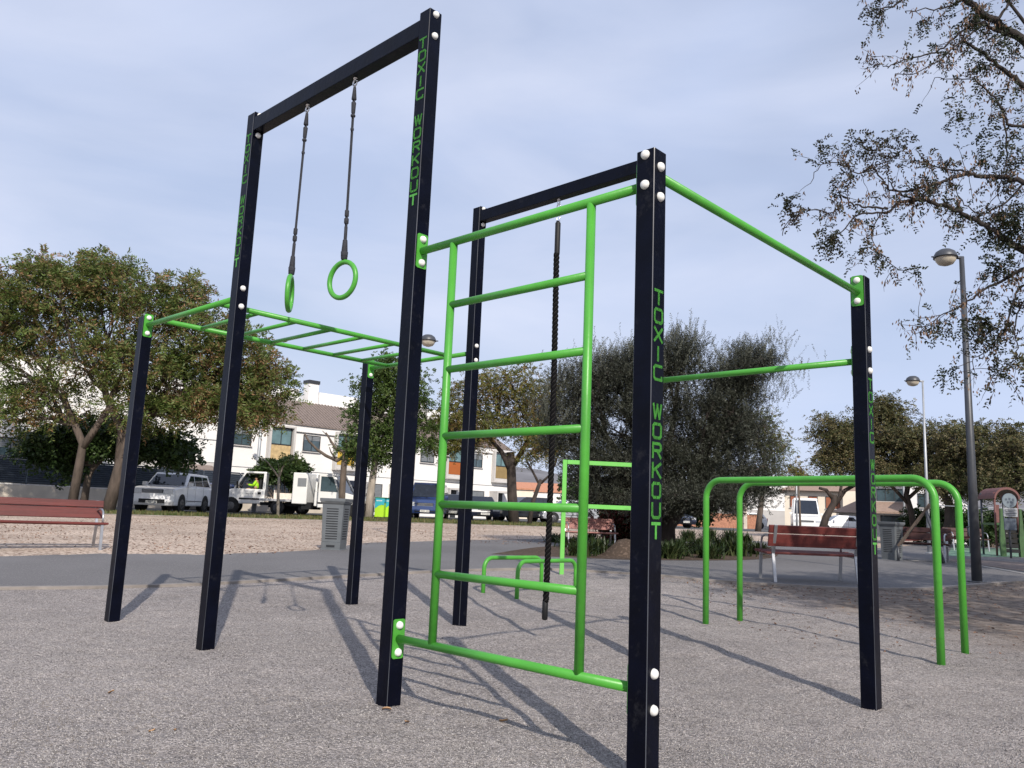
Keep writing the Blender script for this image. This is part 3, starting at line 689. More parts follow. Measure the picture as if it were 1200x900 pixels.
def tree(name, label, base, trunks, lobes, seed, nt_, per, L, pairs, ll, lw, lm, bm_, cat='tree', group='trees round the park', sigma=.42, droop=.35, up=.0, twig=.012, shell=.45, spread=.8, upright=False):
    """trunks: list of polylines (relative), radii; lobes: (centre, radii, weight) relative to base"""
    rnd = random.Random(seed); rng = np.random.default_rng(seed)
    t = thing(name, label, cat, base, 0, group)
    mb = MB()
    for pts, rads in trunks: mb.tube(pts, rads, 10)
    mb.build('trunk', bm_, t)
    br = MB(); forks = [Vector(pts[-1]) for pts, _ in trunks]; forkr = [r[-1] for _, r in trunks]
    tips = []; tdirs = []
    W_ = np.array([l[2] for l in lobes], float); W_ /= W_.sum()
    for (c, rd, wgt), wn in zip(lobes, W_):
        c = Vector(c); k = min(range(len(forks)), key=lambda i: (forks[i] - c).length)
        f = forks[k]; r0 = forkr[k] * .62
        mid = c - Vector((0, 0, rd[2] * .35))
        main = curve(f, mid, Vector((0, 0, .08 * (mid - f).length)), 6, rnd)
        br.tube(main, [r0 * (1 - .55 * i / 6) for i in range(7)], 7)
        m_ = max(3, int(nt_ * wn)); secs = []
        for q in range(max(3, m_ // 7)):
            v = Vector((rnd.gauss(0, 1), rnd.gauss(0, 1), rnd.gauss(0, .8) + .15)).normalized(); e = c + Vector((v.x * rd[0], v.y * rd[1], v.z * rd[2])) * rnd.uniform(.45, .75)
            s0 = main[rnd.randint(2, 6)]; cv = curve(s0, e, Vector((rnd.gauss(0, .06), rnd.gauss(0, .06), .08)) * (e - s0).length, 4, rnd)
            rr = r0 * .4; br.tube(cv, [rr * (1 - .6 * i / 4) for i in range(5)], 5); secs.append((cv, rr))
        for q in range(m_):
            v = Vector((rnd.gauss(0, 1), rnd.gauss(0, 1), rnd.gauss(0, 1))).normalized(); rad = rnd.uniform(shell, 1.0)
            e = c + Vector((v.x * rd[0], v.y * rd[1], v.z * rd[2])) * rad
            cv, rr = min(secs, key=lambda s_: (s_[0][-1] - e).length + rnd.uniform(0, .3)); s0 = cv[rnd.randint(2, 4)]
            c2 = curve(s0, e, Vector((rnd.gauss(0, .06), rnd.gauss(0, .06), .06)) * (e - s0).length, 3, rnd)
            br.tube(c2, [max(twig, rr * .35), twig * 1.2, twig, twig * .6], 4, cap=False)
            tips.append(e); dv = (e - s0).normalized() * .7 + v * .5; tdirs.append(dv)
    br.build('branches', bm_, t, fixn=False)
    T = np.array(tips); TD = np.array(tdirs); n = len(T)
    idx = rng.integers(0, n, n * per); A = T[idx] + np.clip(rng.normal(0, 1, (n * per, 3)), -1.9, 1.9) * np.array([sigma, sigma, sigma * .7])
    D = TD[idx] * .6 + rng.normal(0, .7, (n * per, 3)) + np.array([0, 0, up])
    V, F = sprays(rng, A, D, L, pairs, ll, lw, droop, spread)
    cr_ = arrays_mesh('crown', V, F, lm, t)
    return t
px2 = lambda px, Y: AT(px, Y)
def rel(base, px, py, Y, dy=0):
    return AT(px, Y + dy, py) - base
locust = leafmat('locust_leaves', [(.045, .08, .018), (.06, .10, .022), (.085, .135, .03), (.12, .17, .04), (.075, .11, .028), (.15, .175, .05), (.13, .145, .045), (.17, .13, .055), (.22, .13, .06), (.28, .16, .085), (.20, .115, .055)])
locust2 = leafmat('green_locust_leaves', [(.05, .075, .02), (.07, .10, .028), (.11, .14, .03), (.13, .13, .045), (.15, .10, .05), (.055, .08, .02)])
darkg = leafmat('dark_green_leaves', [(.022, .042, .012), (.03, .058, .016), (.042, .075, .02), (.055, .09, .024)], .5, .15)
midg = leafmat('mid_green_leaves', [(.045, .085, .02), (.06, .105, .026), (.085, .13, .03), (.05, .08, .02), (.11, .14, .04)])
rusty = leafmat('rusty_leaves', [(.07, .095, .022), (.10, .12, .028), (.14, .14, .035), (.17, .14, .04), (.12, .13, .03), (.22, .13, .05), (.27, .15, .06)])
olivel = leafmat('olive_leaves', [(.022, .026, .017), (.032, .036, .024), (.048, .053, .038), (.068, .073, .055), (.018, .020, .014), (.105, .11, .088)], .45, .12)
brownish = leafmat('brown_green_leaves', [(.05, .058, .024), (.085, .095, .038), (.12, .125, .05), (.16, .135, .065), (.04, .045, .02), (.20, .165, .09), (.13, .145, .06)])
def wood_path(base, pts, Y, r0, r1):
    P = [rel(base, px, py, Y) for px, py in pts]; P[0].z -= .15; n = len(P); return (P, [r0 + (r1 - r0) * i / (n - 1) for i in range(n)])
def lb(base, px, py, Y, rx, ry, rz, w, dy=0): return (rel(base, px, py, Y, dy), (rx, ry, rz), w)
barkm = mat('grey_brown_bark', (.085, .065, .052), .9, var=.35, scale=7, bump=.8, stretch=(1, 1, .25))
# two big locusts on the left
Y = 33; b = AT(84, Y)
tree('locust_tree', 'large feathery locust tree with green and rusty leaves behind the left red-brown bench', b,
     [wood_path(b, [(84, 592), (93, 545), (97, 520), (88, 498)], Y, .19, .13), wood_path(b, [(96, 522), (110, 505), (128, 478)], Y, .15, .12)],
     [lb(b, 20, 372, Y, 1.7, 2.2, 1.3, 1.4), lb(b, 72, 345, Y, 1.7, 2.2, 1.25, 1.4), lb(b, 128, 338, Y, 1.5, 2.0, 1.2, 1.2), lb(b, 120, 318, Y, .8, 1, .5, .35), lb(b, 38, 318, Y, .9, 1, .55, .35), lb(b, -18, 335, Y, 1.1, 1, .8, .5), lb(b, 10, 440, Y, 1.5, 2, 1.2, .6), lb(b, -15, 400, Y, 1.3, 1.6, 1.3, .7), lb(b, 100, 420, Y, 1.9, 2.2, 1.3, 1.1), lb(b, 60, 472, Y, 1.3, 1.6, .8, .6), lb(b, 22, 490, Y, .7, 1, .4, .2)],
     11, 380, 10, .55, 8, .19, .055, locust, barkm, sigma=.30, up=.25)
b = AT(131, Y + .5)
tree('locust_tree', 'rounded locust tree behind the leftmost posts, its crown reaching over the white car', b,
     [wood_path(b, [(125, 602), (137, 560), (150, 510), (158, 485)], Y, .26, .17), wood_path(b, [(140, 545), (143, 505), (128, 470)], Y, .2, .13)],
     [lb(b, 190, 362, Y, 1.7, 2.2, 1.25, 1.3), lb(b, 235, 395, Y, 1.7, 2.2, 1.3, 1.3), lb(b, 283, 425, Y, 1.45, 2.0, 1.3, 1.2), lb(b, 315, 462, Y, .85, 1.4, 1.3, .8), lb(b, 165, 425, Y, 1.6, 2, 1.3, 1), lb(b, 215, 455, Y, 1.7, 2.2, 1.2, 1.15), lb(b, 262, 466, Y, 1.3, 1.8, .8, .8), lb(b, 303, 486, Y, .9, 1.2, .45, .4), lb(b, 160, 480, Y, 1.1, 1.5, .8, .55), lb(b, 195, 484, Y, 1.2, 1.2, .45, .35), lb(b, 214, 335, Y, .8, 1, .4, .25)],
     12, 400, 11, .55, 8, .19, .055, locust, barkm, sigma=.30, up=.25)
Y = 36.5; b = AT(108, Y)
tree('broadleaf_tree', 'smaller dark green broad-leaved tree between the two locust trunks by the fence', b,
     [wood_path(b, [(98, 590), (103, 560), (110, 545)], Y, .17, .11), wood_path(b, [(108, 547), (128, 530)], Y, .1, .07)],
     [lb(b, 55, 522, Y, 1.2, 1.3, .65, .9), lb(b, 95, 515, Y, 1.5, 1.6, .95, 1.2), lb(b, 145, 515, Y, 1.5, 1.6, .95, 1.2), lb(b, 190, 522, Y, 1.1, 1.2, .7, .8), lb(b, 80, 548, Y, .5, .7, .5, .25), lb(b, 212, 532, Y, .5, .6, .4, .25)],
     13, 190, 22, .30, 3, .17, .13, darkg, bark, sigma=.3)
# pruned tree with bare arms
Y = 39.5; b = AT(396, Y)
t = thing('pruned_tree', 'pollarded bare tree with crooked arms and one small leafy tuft above the left litter bin', 'tree', b, 0, 'trees round the park')
mb = MB(); P, r = wood_path(b, [(400, 607), (401, 575), (403, 545), (405, 528)], Y, .17, .13); mb.tube(P, r, 10); mb.build('trunk', bark, t)
mb = MB()
for pts, r0 in (([(405, 534), (395, 540), (382, 534), (372, 527), (362, 517), (357, 508)], .10), ([(404, 530), (393, 525), (388, 517), (382, 507)], .09), ([(395, 540), (388, 530), (386, 524)], .05), ([(406, 530), (416, 525), (424, 520)], .08), ([(407, 526), (405, 513), (409, 505)], .06), ([(388, 519), (385, 512), (378, 505)], .04)):
    P, r = wood_path(b, pts, Y, r0, r0 * .4); P[0].z += .15; mb.tube(P, r, 7)
mb.build('branches', bark, t, fixn=False)
rg = np.random.default_rng(4); A = np.concatenate([np.array(rel(b, 414, 524, Y)) + rg.normal(0, 1, (260, 3)) * [.38, .35, .25], np.array(rel(b, 410, 506, Y)) + rg.normal(0, 1, (30, 3)) * [.3, .3, .12]])
V, F = sprays(rg, A, rg.normal(0, 1, A.shape), .22, 3, .15, .08, .2); arrays_mesh('leaf_tuft', V, F, midg, t)
# pale sapling in front of the truck bed, dark shrub behind fence
Y = 38; b = AT(326, Y)
t = thing('young_tree', 'slim pale-stemmed young tree with a few leaves in front of the tipper bed', 'tree', b, 0, 'trees round the park')
mb = MB(); P, r = wood_path(b, [(326, 606), (326, 580), (327, 559)], Y, .075, .06); mb.tube(P, r, 8); mb.build('trunk', barkg, t)
mb = MB()
for pts, r0 in (([(327, 560), (320, 550), (314, 542), (309, 538)], .05), ([(327, 560), (331, 548), (337, 540), (346, 537)], .05), ([(327, 558), (327, 548), (325, 541)], .03)):
    P, r = wood_path(b, pts, Y, r0, r0 * .4); P[0].z += .15; mb.tube(P, r, 6)
mb.build('branches', barkg, t, fixn=False)
A = np.concatenate([np.array(rel(b, x, y, Y)) + rg.normal(0, 1, (k, 3)) * [s_, s_, s_ * .5] for x, y, k, s_ in ((306, 538, 14, .12), (340, 537, 40, .2), (347, 540, 30, .15), (326, 542, 14, .12), (334, 545, 16, .1))])
V, F = sprays(rg, A, rg.normal(0, 1, A.shape), .2, 3, .13, .07, .2); arrays_mesh('leaves', V, F, midg, t)
def bush(name, label, base, lobes, n, leaf, lw, lm, seed, cat='shrub', group=None, L=.18, pairs=3, stems=8, sh=.2):
    rg = np.random.default_rng(seed); rnd = random.Random(seed); t = thing(name, label, cat, base, 0, group); mb = MB(); As = []
    tot = sum(l[2] for l in lobes)
    for c, rd, w_ in lobes:
        k = int(n * w_ / tot); v = nrm(rg.normal(0, 1, (k, 3))); A = np.array(c) + v * np.array(rd) * rg.uniform(sh, 1, (k, 1)) ** .6
        ph = rg.uniform(0, 6, 3); A += np.array(rd) * .12 * np.sin(A[:, [1, 2, 0]] * 4 / np.mean(rd) + ph); As.append(A)
        for q in range(stems):
            e = Vector(c) + Vector([rnd.gauss(0, .4) * x for x in rd]); mb.tube(curve((0 + rnd.gauss(0, .1), rnd.gauss(0, .1), -.1), e, (0, 0, .05), 3, rnd), [.03, .02, .015, .008], 5, cap=False)
    mb.build('stems', bark, t, fixn=False); A = np.concatenate(As); A = A[A[:, 2] > .02]
    V, F = sprays(rg, A, rg.normal(0, 1, A.shape) + [0, 0, .4], L, pairs, leaf, lw, .15); arrays_mesh('foliage', V, F, lm, t); return t
b = AT(332, 45.2); bush('garden_shrub', 'dark green shrub leaning over the louvred fence behind the young tree', b, [(rel(b, 322, 553, 45.2), (1.2, .9, .65), 1), (rel(b, 342, 553, 45.2), (1.1, .9, .75), 1), (rel(b, 308, 556, 45.2), (.8, .7, .45), .5), (rel(b, 345, 566, 45.2), (.4, .5, .45), .25)], 2600, .15, .10, darkg, 21)
# dense green tree
Y = 42; b = AT(434, Y)
tree('green_tree', 'dense upright green tree on the verge beside the bright recycling bins', b, [wood_path(b, [(431, 611), (434, 580), (439, 545), (441, 520)], Y, .23, .13)],
     [lb(b, 445, 450, Y, 1.3, 1.3, 1.3, 1), lb(b, 438, 490, Y, 1.5, 1.4, 1.2, 1.1), lb(b, 437, 527, Y, 1.4, 1.3, .85, .9), lb(b, 478, 462, Y, 1.4, 1.4, 1.3, 1), lb(b, 482, 505, Y, 1.3, 1.4, 1.1, .8), lb(b, 462, 430, Y, 1, 1, .6, .4)],
     14, 260, 20, .26, 4, .13, .075, midg, barkg, sigma=.3)
Y = 44; b = AT(600, Y)
tree('rusty_tree', 'broad tree with yellow-brown autumn leaves behind the ladder, standing by the dark blue saloon', b,
     [wood_path(b, [(603, 613), (600, 580), (599, 545), (598, 530)], Y, .30, .22), wood_path(b, [(598, 548), (588, 530), (575, 515)], Y, .16, .1), wood_path(b, [(600, 545), (612, 528), (622, 510)], Y, .16, .1)],
     [lb(b, 560, 462, Y, 1.6, 1.8, 1.3, 1.1), lb(b, 600, 452, Y, 1.6, 1.8, 1.25, 1.1), lb(b, 634, 468, Y, 1.2, 1.6, 1.2, .9), lb(b, 530, 485, Y, 1.2, 1.5, 1.2, .9), lb(b, 580, 495, Y, 1.6, 1.8, .9, .9), lb(b, 620, 500, Y, 1.3, 1.5, .9, .7), lb(b, 520, 525, Y, .9, 1.1, .7, .45), lb(b, 648, 495, Y, .8, 1.1, .8, .4), lb(b, 552, 520, Y, .9, 1, .5, .3)],
     15, 330, 17, .30, 5, .12, .055, rusty, barkd, sigma=.33)
Y = 43; b = AT(618, Y)
tree('slender_tree', 'slender forked tree leaning beside the broad autumn tree, in front of the orange-roofed house', b,
     [wood_path(b, [(620, 614), (624, 590), (631, 570), (634, 562)], Y, .13, .09), wood_path(b, [(633, 566), (624, 552), (617, 540)], Y, .07, .05), wood_path(b, [(634, 563), (645, 556), (652, 540)], Y, .07, .05)],
     [lb(b, 620, 528, Y, .8, .9, .7, .7), lb(b, 640, 520, Y, .9, 1, .8, .8), lb(b, 655, 528, Y, .6, .8, .6, .5)], 16, 70, 14, .25, 4, .11, .05, rusty, barkd, sigma=.3)
# olive
Y = 19.5; b = AT(765, Y)
tree('olive_tree', 'large dark grey-green olive tree hanging low over the flower bed', b,
     [([Vector((-.25, 0, -.1)), Vector((-.2, 0, .5)), Vector((-.4, 0, 1.3))], [.34, .24, .17]), ([Vector((.3, .1, -.1)), Vector((.35, .1, .6)), Vector((.9, .1, 1.4))], [.26, .2, .14]), ([Vector((0, .1, -.1)), Vector((.05, .1, .7)), Vector((.1, 0, 1.6))], [.25, .2, .15])],
     [lb(b, 690, 470, Y, .95, 1.2, .95, 1), lb(b, 720, 440, Y, .8, 1.1, .75, .8), lb(b, 668, 505, Y, .75, 1, .75, .7), lb(b, 770, 445, Y, .9, 1.3, .75, 1), lb(b, 798, 425, Y, .55, .8, .5, .5), lb(b, 752, 500, Y, 1.3, 1.5, 1.0, 1.4), lb(b, 830, 500, Y, 1.1, 1.4, .95, 1.2), lb(b, 866, 445, Y, .75, 1, .5, .75), lb(b, 885, 425, Y, .45, .6, .28, .3), lb(b, 868, 500, Y, .8, 1.1, .8, .8), lb(b, 800, 555, Y, 1.2, 1.4, .75, 1), lb(b, 862, 560, Y, .9, 1.1, .7, .8), lb(b, 700, 548, Y, .9, 1.2, .75, .8), lb(b, 890, 570, Y, .45, .6, .4, .3), lb(b, 842, 585, Y, .5, .6, .35, .25), lb(b, 740, 555, Y, 1, 1.2, .6, .7), lb(b, 770, 520, Y, 1.5, 1.2, 1.4, .8), lb(b, 842, 455, Y, .5, .7, .4, .3), lb(b, 790, 585, Y, .8, .9, .3, .5, -1), lb(b, 755, 588, Y, .6, .8, .28, .4, -1), lb(b, 835, 588, Y, .6, .8, .3, .4, -1), lb(b, 700, 585, Y, .6, .8, .25, .35)],
     17, 880, 34, .24, 8, .058, .016, olivel, barkd, sigma=.17, droop=-.25, up=.55, twig=.006, shell=.25, spread=.45)
rgo = np.random.default_rng(44); ol_t = [o_ for o_ in bpy.data.objects if o_.name.startswith('olive_tree')][0]; AO = []
for px, py, n_, sx in ((690, 448, 60, .55), (715, 425, 70, .45), (665, 462, 50, .45), (770, 420, 60, .55), (795, 408, 50, .3), (640, 492, 40, .3), (868, 428, 60, .45), (888, 418, 50, .3), (910, 440, 30, .3), (740, 432, 50, .4), (835, 440, 40, .4), (895, 470, 30, .3)):
    c_ = AT(px, Y, py) - b; AO.append(np.array(c_) + rgo.normal(0, 1, (n_ * 2, 3)) * [sx, .7, .12])
AO = np.concatenate(AO); DO = rgo.normal(0, .35, AO.shape) + [.12, 0, 1.0]
V, F = sprays(rgo, AO, DO, .42, 14, .055, .014, -.05, .4)
oll = leafmat('silvery_olive_leaves', [(.05, .055, .038), (.075, .08, .058), (.10, .105, .08), (.14, .145, .115)], .45, .15); arrays_mesh('top_shoots', V, F, oll, ol_t)
# soil mound at the foot of the olive
mb = MB(); mb.lathe((0, 0, 0), [(0, .55), (.25, .5), (.5, .3), (.75, .1), (1.0, -.05)], 18); o = mb.build('soil_mound', soilm, None, (0, 0, 0)); o.location = G(735, 655) + Vector((.1, .9, 0)); o.scale = (.6, .7, .65); o['kind'] = 'structure'
# small trees behind
Y = 52; b = AT(893, Y)
tree('yellow_green_tree', 'yellow-green tree top showing behind the right edge of the olive tree', b, [wood_path(b, [(888, 622), (892, 590), (896, 545)], Y, .2, .12)],
     [lb(b, 902, 525, Y, 1.3, 1.3, 1.2, 1), lb(b, 888, 500, Y, 1.3, 1.3, 1.2, 1), lb(b, 905, 555, Y, .9, 1, .7, .4)], 18, 110, 14, .28, 4, .13, .06, locust2, bark)
Y = 50; b = AT(940, Y)
tree('young_tree', 'thin young tree with a sparse rusty top in front of the large white van', b, [wood_path(b, [(938, 622), (937, 590), (935, 560)], Y, .07, .05)],
     [lb(b, 930, 548, Y, .6, .6, .35, 1), lb(b, 941, 556, Y, .6, .6, .25, .8)], 19, 26, 12, .25, 3, .12, .06, rusty, bark, sigma=.22)
# row on the right
Y = 36; b = AT(962, Y)
tree('spreading_tree', 'spreading tree with a leaning forked trunk behind the dark red bench', b, [wood_path(b, [(962, 622), (968, 606), (977, 590), (978, 580)], Y, .17, .12), wood_path(b, [(978, 588), (990, 575), (1002, 568)], Y, .1, .08), wood_path(b, [(977, 582), (968, 574), (960, 572)], Y, .09, .06), wood_path(b, [(975, 592), (984, 582), (986, 568)], Y, .09, .06)],
     [lb(b, 985, 515, Y, 1.1, 1.3, .8, .9), lb(b, 1025, 502, Y, 1.2, 1.4, 1.0, 1.1), lb(b, 1010, 540, Y, 1.3, 1.4, .7, .9), lb(b, 975, 541, Y, .7, .9, .5, .5), lb(b, 1045, 485, Y, .6, .8, .5, .4), lb(b, 1035, 475, Y, .4, .5, .4, .2), lb(b, 1058, 525, Y, .9, 1.2, .9, .7), lb(b, 972, 498, Y, .5, .6, .35, .2)],
     20, 300, 19, .26, 4, .12, .05, brownish, barkd, sigma=.25)
Y = 35; b = AT(1068, Y)
tree('spreading_tree', 'brownish green tree between the two right-hand lamp posts, behind the litter bin', b, [wood_path(b, [(1072, 628), (1068, 600), (1062, 580), (1064, 570)], Y, .13, .10), wood_path(b, [(1063, 585), (1050, 575), (1040, 565)], Y, .08, .06), wood_path(b, [(1064, 580), (1080, 570), (1090, 560)], Y, .08, .06)],
     [lb(b, 1060, 520, Y, 1.0, 1.3, .9, .9), lb(b, 1090, 520, Y, 1.2, 1.4, .9, 1), lb(b, 1075, 550, Y, 1.3, 1.4, .65, .8), lb(b, 1035, 555, Y, .8, 1, .5, .5), lb(b, 1110, 545, Y, .9, 1.2, .8, .6)],
     22, 260, 17, .24, 4, .11, .045, brownish, barkd, sigma=.25)
Y = 33; b = AT(1108, Y)
tree('spreading_tree', 'brownish green tree directly behind the tall dark lamp post', b, [wood_path(b, [(1108, 632), (1113, 610), (1112, 590), (1102, 572)], Y, .22, .13), wood_path(b, [(1113, 600), (1124, 585), (1130, 570)], Y, .1, .07)],
     [lb(b, 1122, 522, Y, 1.0, 1.2, .8, .9), lb(b, 1150, 530, Y, 1.1, 1.3, .8, 1), lb(b, 1135, 562, Y, 1.3, 1.4, .8, 1), lb(b, 1100, 560, Y, .8, 1.1, .6, .6), lb(b, 1165, 560, Y, 1, 1.2, .8, .8), lb(b, 1140, 505, Y, .6, .7, .4, .3)],
     23, 300, 17, .24, 4, .11, .045, brownish, barkd, sigma=.25)
Y = 31; b = AT(1185, Y)
tree('spreading_tree', 'brownish green tree behind the playground tower at the right edge', b, [wood_path(b, [(1188, 632), (1186, 600), (1184, 580)], Y, .2, .13)],
     [lb(b, 1175, 525, Y, .9, 1.2, .6, .8), lb(b, 1200, 545, Y, 1.1, 1.3, .8, 1), lb(b, 1178, 560, Y, 1.1, 1.3, .8, 1), lb(b, 1225, 560, Y, 1.1, 1.3, .8, .8), lb(b, 1182, 508, Y, .4, .5, .3, .2)],
     24, 260, 17, .24, 4, .11, .045, brownish, barkd, sigma=.25)
b = AT(1160, 36.5); bush('hedge', 'dark hedge under the trees behind the playground', b, [(Vector((x, 0, .85)), (1.5, .6, .85), 1) for x in (-2.4, -.6, 1.2, 3.2)], 5200, .13, .07, darkg, 31, 'hedge')
b = AT(702, 60); bush('hedge', 'dark green hedge at the foot of the far houses behind the square green frame', b, [(Vector((x, 0, z_)), (1.7, 1.2, z_), 1) for x, z_ in ((-1.3, 2.0), (1, 1.5), (4, 1.4), (7, 1.4))], 4200, .22, .12, darkg, 32, 'hedge')
redp = leafmat('red_shrub_leaves', [(.10, .022, .02), (.14, .03, .025), (.05, .05, .02), (.07, .03, .02), (.20, .06, .04)])
Y = 23; b = AT(737, Y); bush('red_shrub', 'dark red-leaved shrub beside the far end of the pinkish bench', b, [(Vector((-.35, 0, .55)), (.6, .5, .55), 1), (Vector((.35, 0, .5)), (.6, .5, .5), 1), (Vector((-.1, 0, .9)), (.4, .4, .3), .5)], 2300, .085, .05, redp, 33, L=.14)
# strappy plants in the flower bed
strap_a = leafmat('strappy_leaves', [(.016, .03, .010), (.022, .04, .012), (.035, .055, .018), (.06, .075, .028), (.014, .024, .009)], .45, .15)
def strappy(label, P, h, n, seed, spread=.45):
    rg = np.random.default_rng(seed); t = None; V = []; F = []; K_ = 5
    for i in range(n):
        a = rg.uniform(0, 6.28); le = h * rg.uniform(.7, 1.2); out = rg.uniform(.1, 1) * spread; w = .016 * rg.uniform(.7, 1.3); o = rg.normal(0, .10, 2)
        dx, dy = math.cos(a), math.sin(a); base = len(V)
        for k in range(K_ + 1):
            s = k / K_; r = out * s ** 1.3; z = le * (s - .35 * out / spread * s ** 3); ww = w * (1 - s ** 2.5) + .001; c = (o[0] + dx * r, o[1] + dy * r, z)
            V.append((c[0] - dy * ww, c[1] + dx * ww, c[2])); V.append((c[0] + dy * ww, c[1] - dx * ww, c[2]))
        F += [(base + 2 * k, base + 2 * k + 1, base + 2 * k + 3, base + 2 * k + 2) for k in range(K_)]
    o = arrays_mesh('strappy_plant', np.array(V), np.array(F), strap_a); o.location = P; return tag(o, label, 'plant', 'strappy plants in the flower bed')
SP = [(652, 636, .30), (668, 642, .32), (690, 640, .45), (700, 650, .42), (715, 636, .50), (782, 640, .42), (796, 652, .45), (806, 635, .50), (820, 650, .48), (832, 636, .58), (846, 650, .50), (856, 637, .58), (866, 652, .45), (872, 640, .48), (888, 650, .38), (785, 655, .4), (832, 655, .42), (680, 652, .34)]
SP.sort(); ORD = 'first second third fourth fifth sixth seventh eighth ninth tenth eleventh twelfth'.split(); nl = sum(1 for q in SP if q[0] < 760)
for i, (x, y, h) in enumerate(SP):
    o_ = strappy('strappy dark green plant, %s from left in the bed %s of the near post' % (ORD[i if x < 760 else i - nl], 'left' if x < 760 else 'right'), G(x, y) + Vector((0, 0, .01)), h * .85, 190, 40 + i, .42)
# verge grass
rg = np.random.default_rng(9); n = 16000; s_ = rg.uniform(0, 1, n); vfa = np.array(vf); vba = np.array(vb[::-1]); tt = s_ * (len(vfa) - 1); k = tt.astype(int).clip(0, len(vfa) - 2); fr = (tt - k)[:, None]
pf = vfa[k] * (1 - fr) + vfa[k + 1] * fr; pb = vba[k] * (1 - fr) + vba[k + 1] * fr; P = pf + (pb - pf) * rg.uniform(.02, 1, (n, 1))
z0 = np.array([g(y) for y in P[:, 1]]); a = rg.uniform(0, 6.28, n); h = rg.uniform(.05, .16, n); w_ = .035
V = np.stack([np.c_[P[:, 0] - w_ * np.cos(a), P[:, 1] - w_ * np.sin(a), z0], np.c_[P[:, 0] + w_ * np.cos(a), P[:, 1] + w_ * np.sin(a), z0], np.c_[P[:, 0] + rg.normal(0, .03, n), P[:, 1] + rg.normal(0, .03, n), z0 + h]], 1).reshape(-1, 3)
tag(arrays_mesh('verge_grass', V, np.arange(3 * n).reshape(n, 3), leafmat('grass_blades', [(.07, .10, .025), (.10, .12, .04), (.16, .14, .06), (.06, .09, .02)])), 'short patchy grass on the verge along the parked cars', 'grass', kind='stuff')

# ------------------------------------------------------------------ overhanging locust on the right
ob = Vector((6.35, 6.6, 0)); YO = 7.0
over = thing('overhanging_tree', 'nearby locust tree at the upper right with overhanging dark branches and dry pods', 'tree', ob)
fork = Vector((5.9, 6.7, 3.2))
mb = MB(); mb.tube([ob + Vector((0, 0, -.2)), ob + Vector((-.05, 0, 1.2)), ob + Vector((-.25, 0, 2.4)), fork], [.21, .17, .15, .13], 12); mb.build('trunk', bark, over, ob)
def O(px, py, dy=0): return AT(px, YO + dy, py)
LIMBS = [([fork, O(1290, 150, .1), O(1240, 80), O(1197, 46), O(1165, 25), O(1150, 14), O(1128, -2), O(1095, -30)], .085, .035),
         ([O(1197, 46), O(1160, 32, .1), O(1152, 27), O(1130, 35), O(1112, 50), O(1098, 60), O(1070, 68), O(1050, 74), O(1040, 79), O(1030, 74), O(1018, 66)], .028, .004),
         ([O(1152, 27), O(1135, 42, -.1), O(1118, 55, -.1), O(1105, 68, -.1), O(1090, 76, -.1), O(1070, 87, -.1), O(1050, 86, -.1)], .014, .004),
         ([fork, O(1300, 230, .2), O(1245, 160, .2), O(1200, 103, .1), O(1180, 85, .1), O(1160, 68), O(1140, 55), O(1125, 40)], .07, .015),
         ([O(1245, 160, .2), O(1205, 150), O(1182, 146), O(1172, 122), O(1158, 108), O(1146, 96), O(1135, 92), O(1110, 93), O(1096, 91)], .03, .004),
         ([fork, O(1300, 260, -.2), O(1240, 225, -.2), O(1200, 214, -.1), O(1172, 207), O(1150, 207), O(1137, 204), O(1118, 208), O(1100, 214), O(1085, 224), O(1080, 240)], .06, .012),
         ([O(1137, 204), O(1120, 199), O(1100, 197), O(1085, 190), O(1075, 175)], .014, .004),
         ([O(1100, 214), O(1075, 222), O(1050, 225), O(1035, 215), O(1022, 197), O(1005, 203), O(990, 195), O(970, 190), O(955, 202)], .016, .004),
         ([fork, O(1310, 330, .1), O(1250, 310, .1), O(1200, 294), O(1172, 276), O(1150, 262), O(1128, 250), O(1112, 243), O(1090, 236), O(1075, 234), O(1055, 236)], .06, .022),
         ([O(1055, 236), O(1040, 248), O(1022, 250), O(1003, 252), O(995, 262), O(985, 272), O(972, 276)], .016, .005),
         ([O(1040, 245), O(1025, 243), O(1010, 242), O(998, 239), O(987, 230), O(983, 242), O(975, 250), O(955, 247), O(935, 248), O(922, 262), O(917, 275)], .014, .004),
         ([O(1075, 234), O(1058, 228), O(1045, 218), O(1042, 205)], .014, .005),
         ([O(1035, 246), O(1022, 270), O(1028, 292), O(1045, 310), O(1065, 318), O(1078, 322)], .007, .003),
         ([fork, O(1300, 380), O(1250, 345), O(1205, 315), O(1178, 328), O(1160, 336), O(1150, 342), O(1135, 352), O(1120, 362), O(1102, 370), O(1080, 388), O(1068, 392)], .04, .003),
         ([O(1250, 345), O(1215, 330), O(1195, 340), O(1185, 360), O(1176, 390), O(1165, 400), O(1150, 415), O(1135, 425), O(1118, 432)], .018, .003),
         ([O(1215, 330), O(1205, 345), O(1192, 368), O(1190, 395), O(1193, 408), O(1185, 425), O(1172, 432), O(1160, 442)], .012, .003),
         ([O(1200, 214), O(1180, 235), O(1150, 250), O(1130, 240), O(1120, 220)], .014, .004),
         ([O(1172, 122), O(1180, 170), O(1175, 210), O(1160, 240)], .012, .004),
         ([O(1165, 25), O(1178, 10), O(1190, -10)], .03, .01), ([O(1240, 80), O(1210, 40), O(1180, 0), O(1170, -25)], .04, .012),
         ([O(1095, -30), O(1070, -10), O(1050, 5), O(1032, 10), O(1015, 15)], .02, .004), ([O(1128, -2), O(1110, 8), O(1090, 12), O(1062, 12)], .016, .004)]
rnd = random.Random(77); mb = MB(); anc = []; podA = []
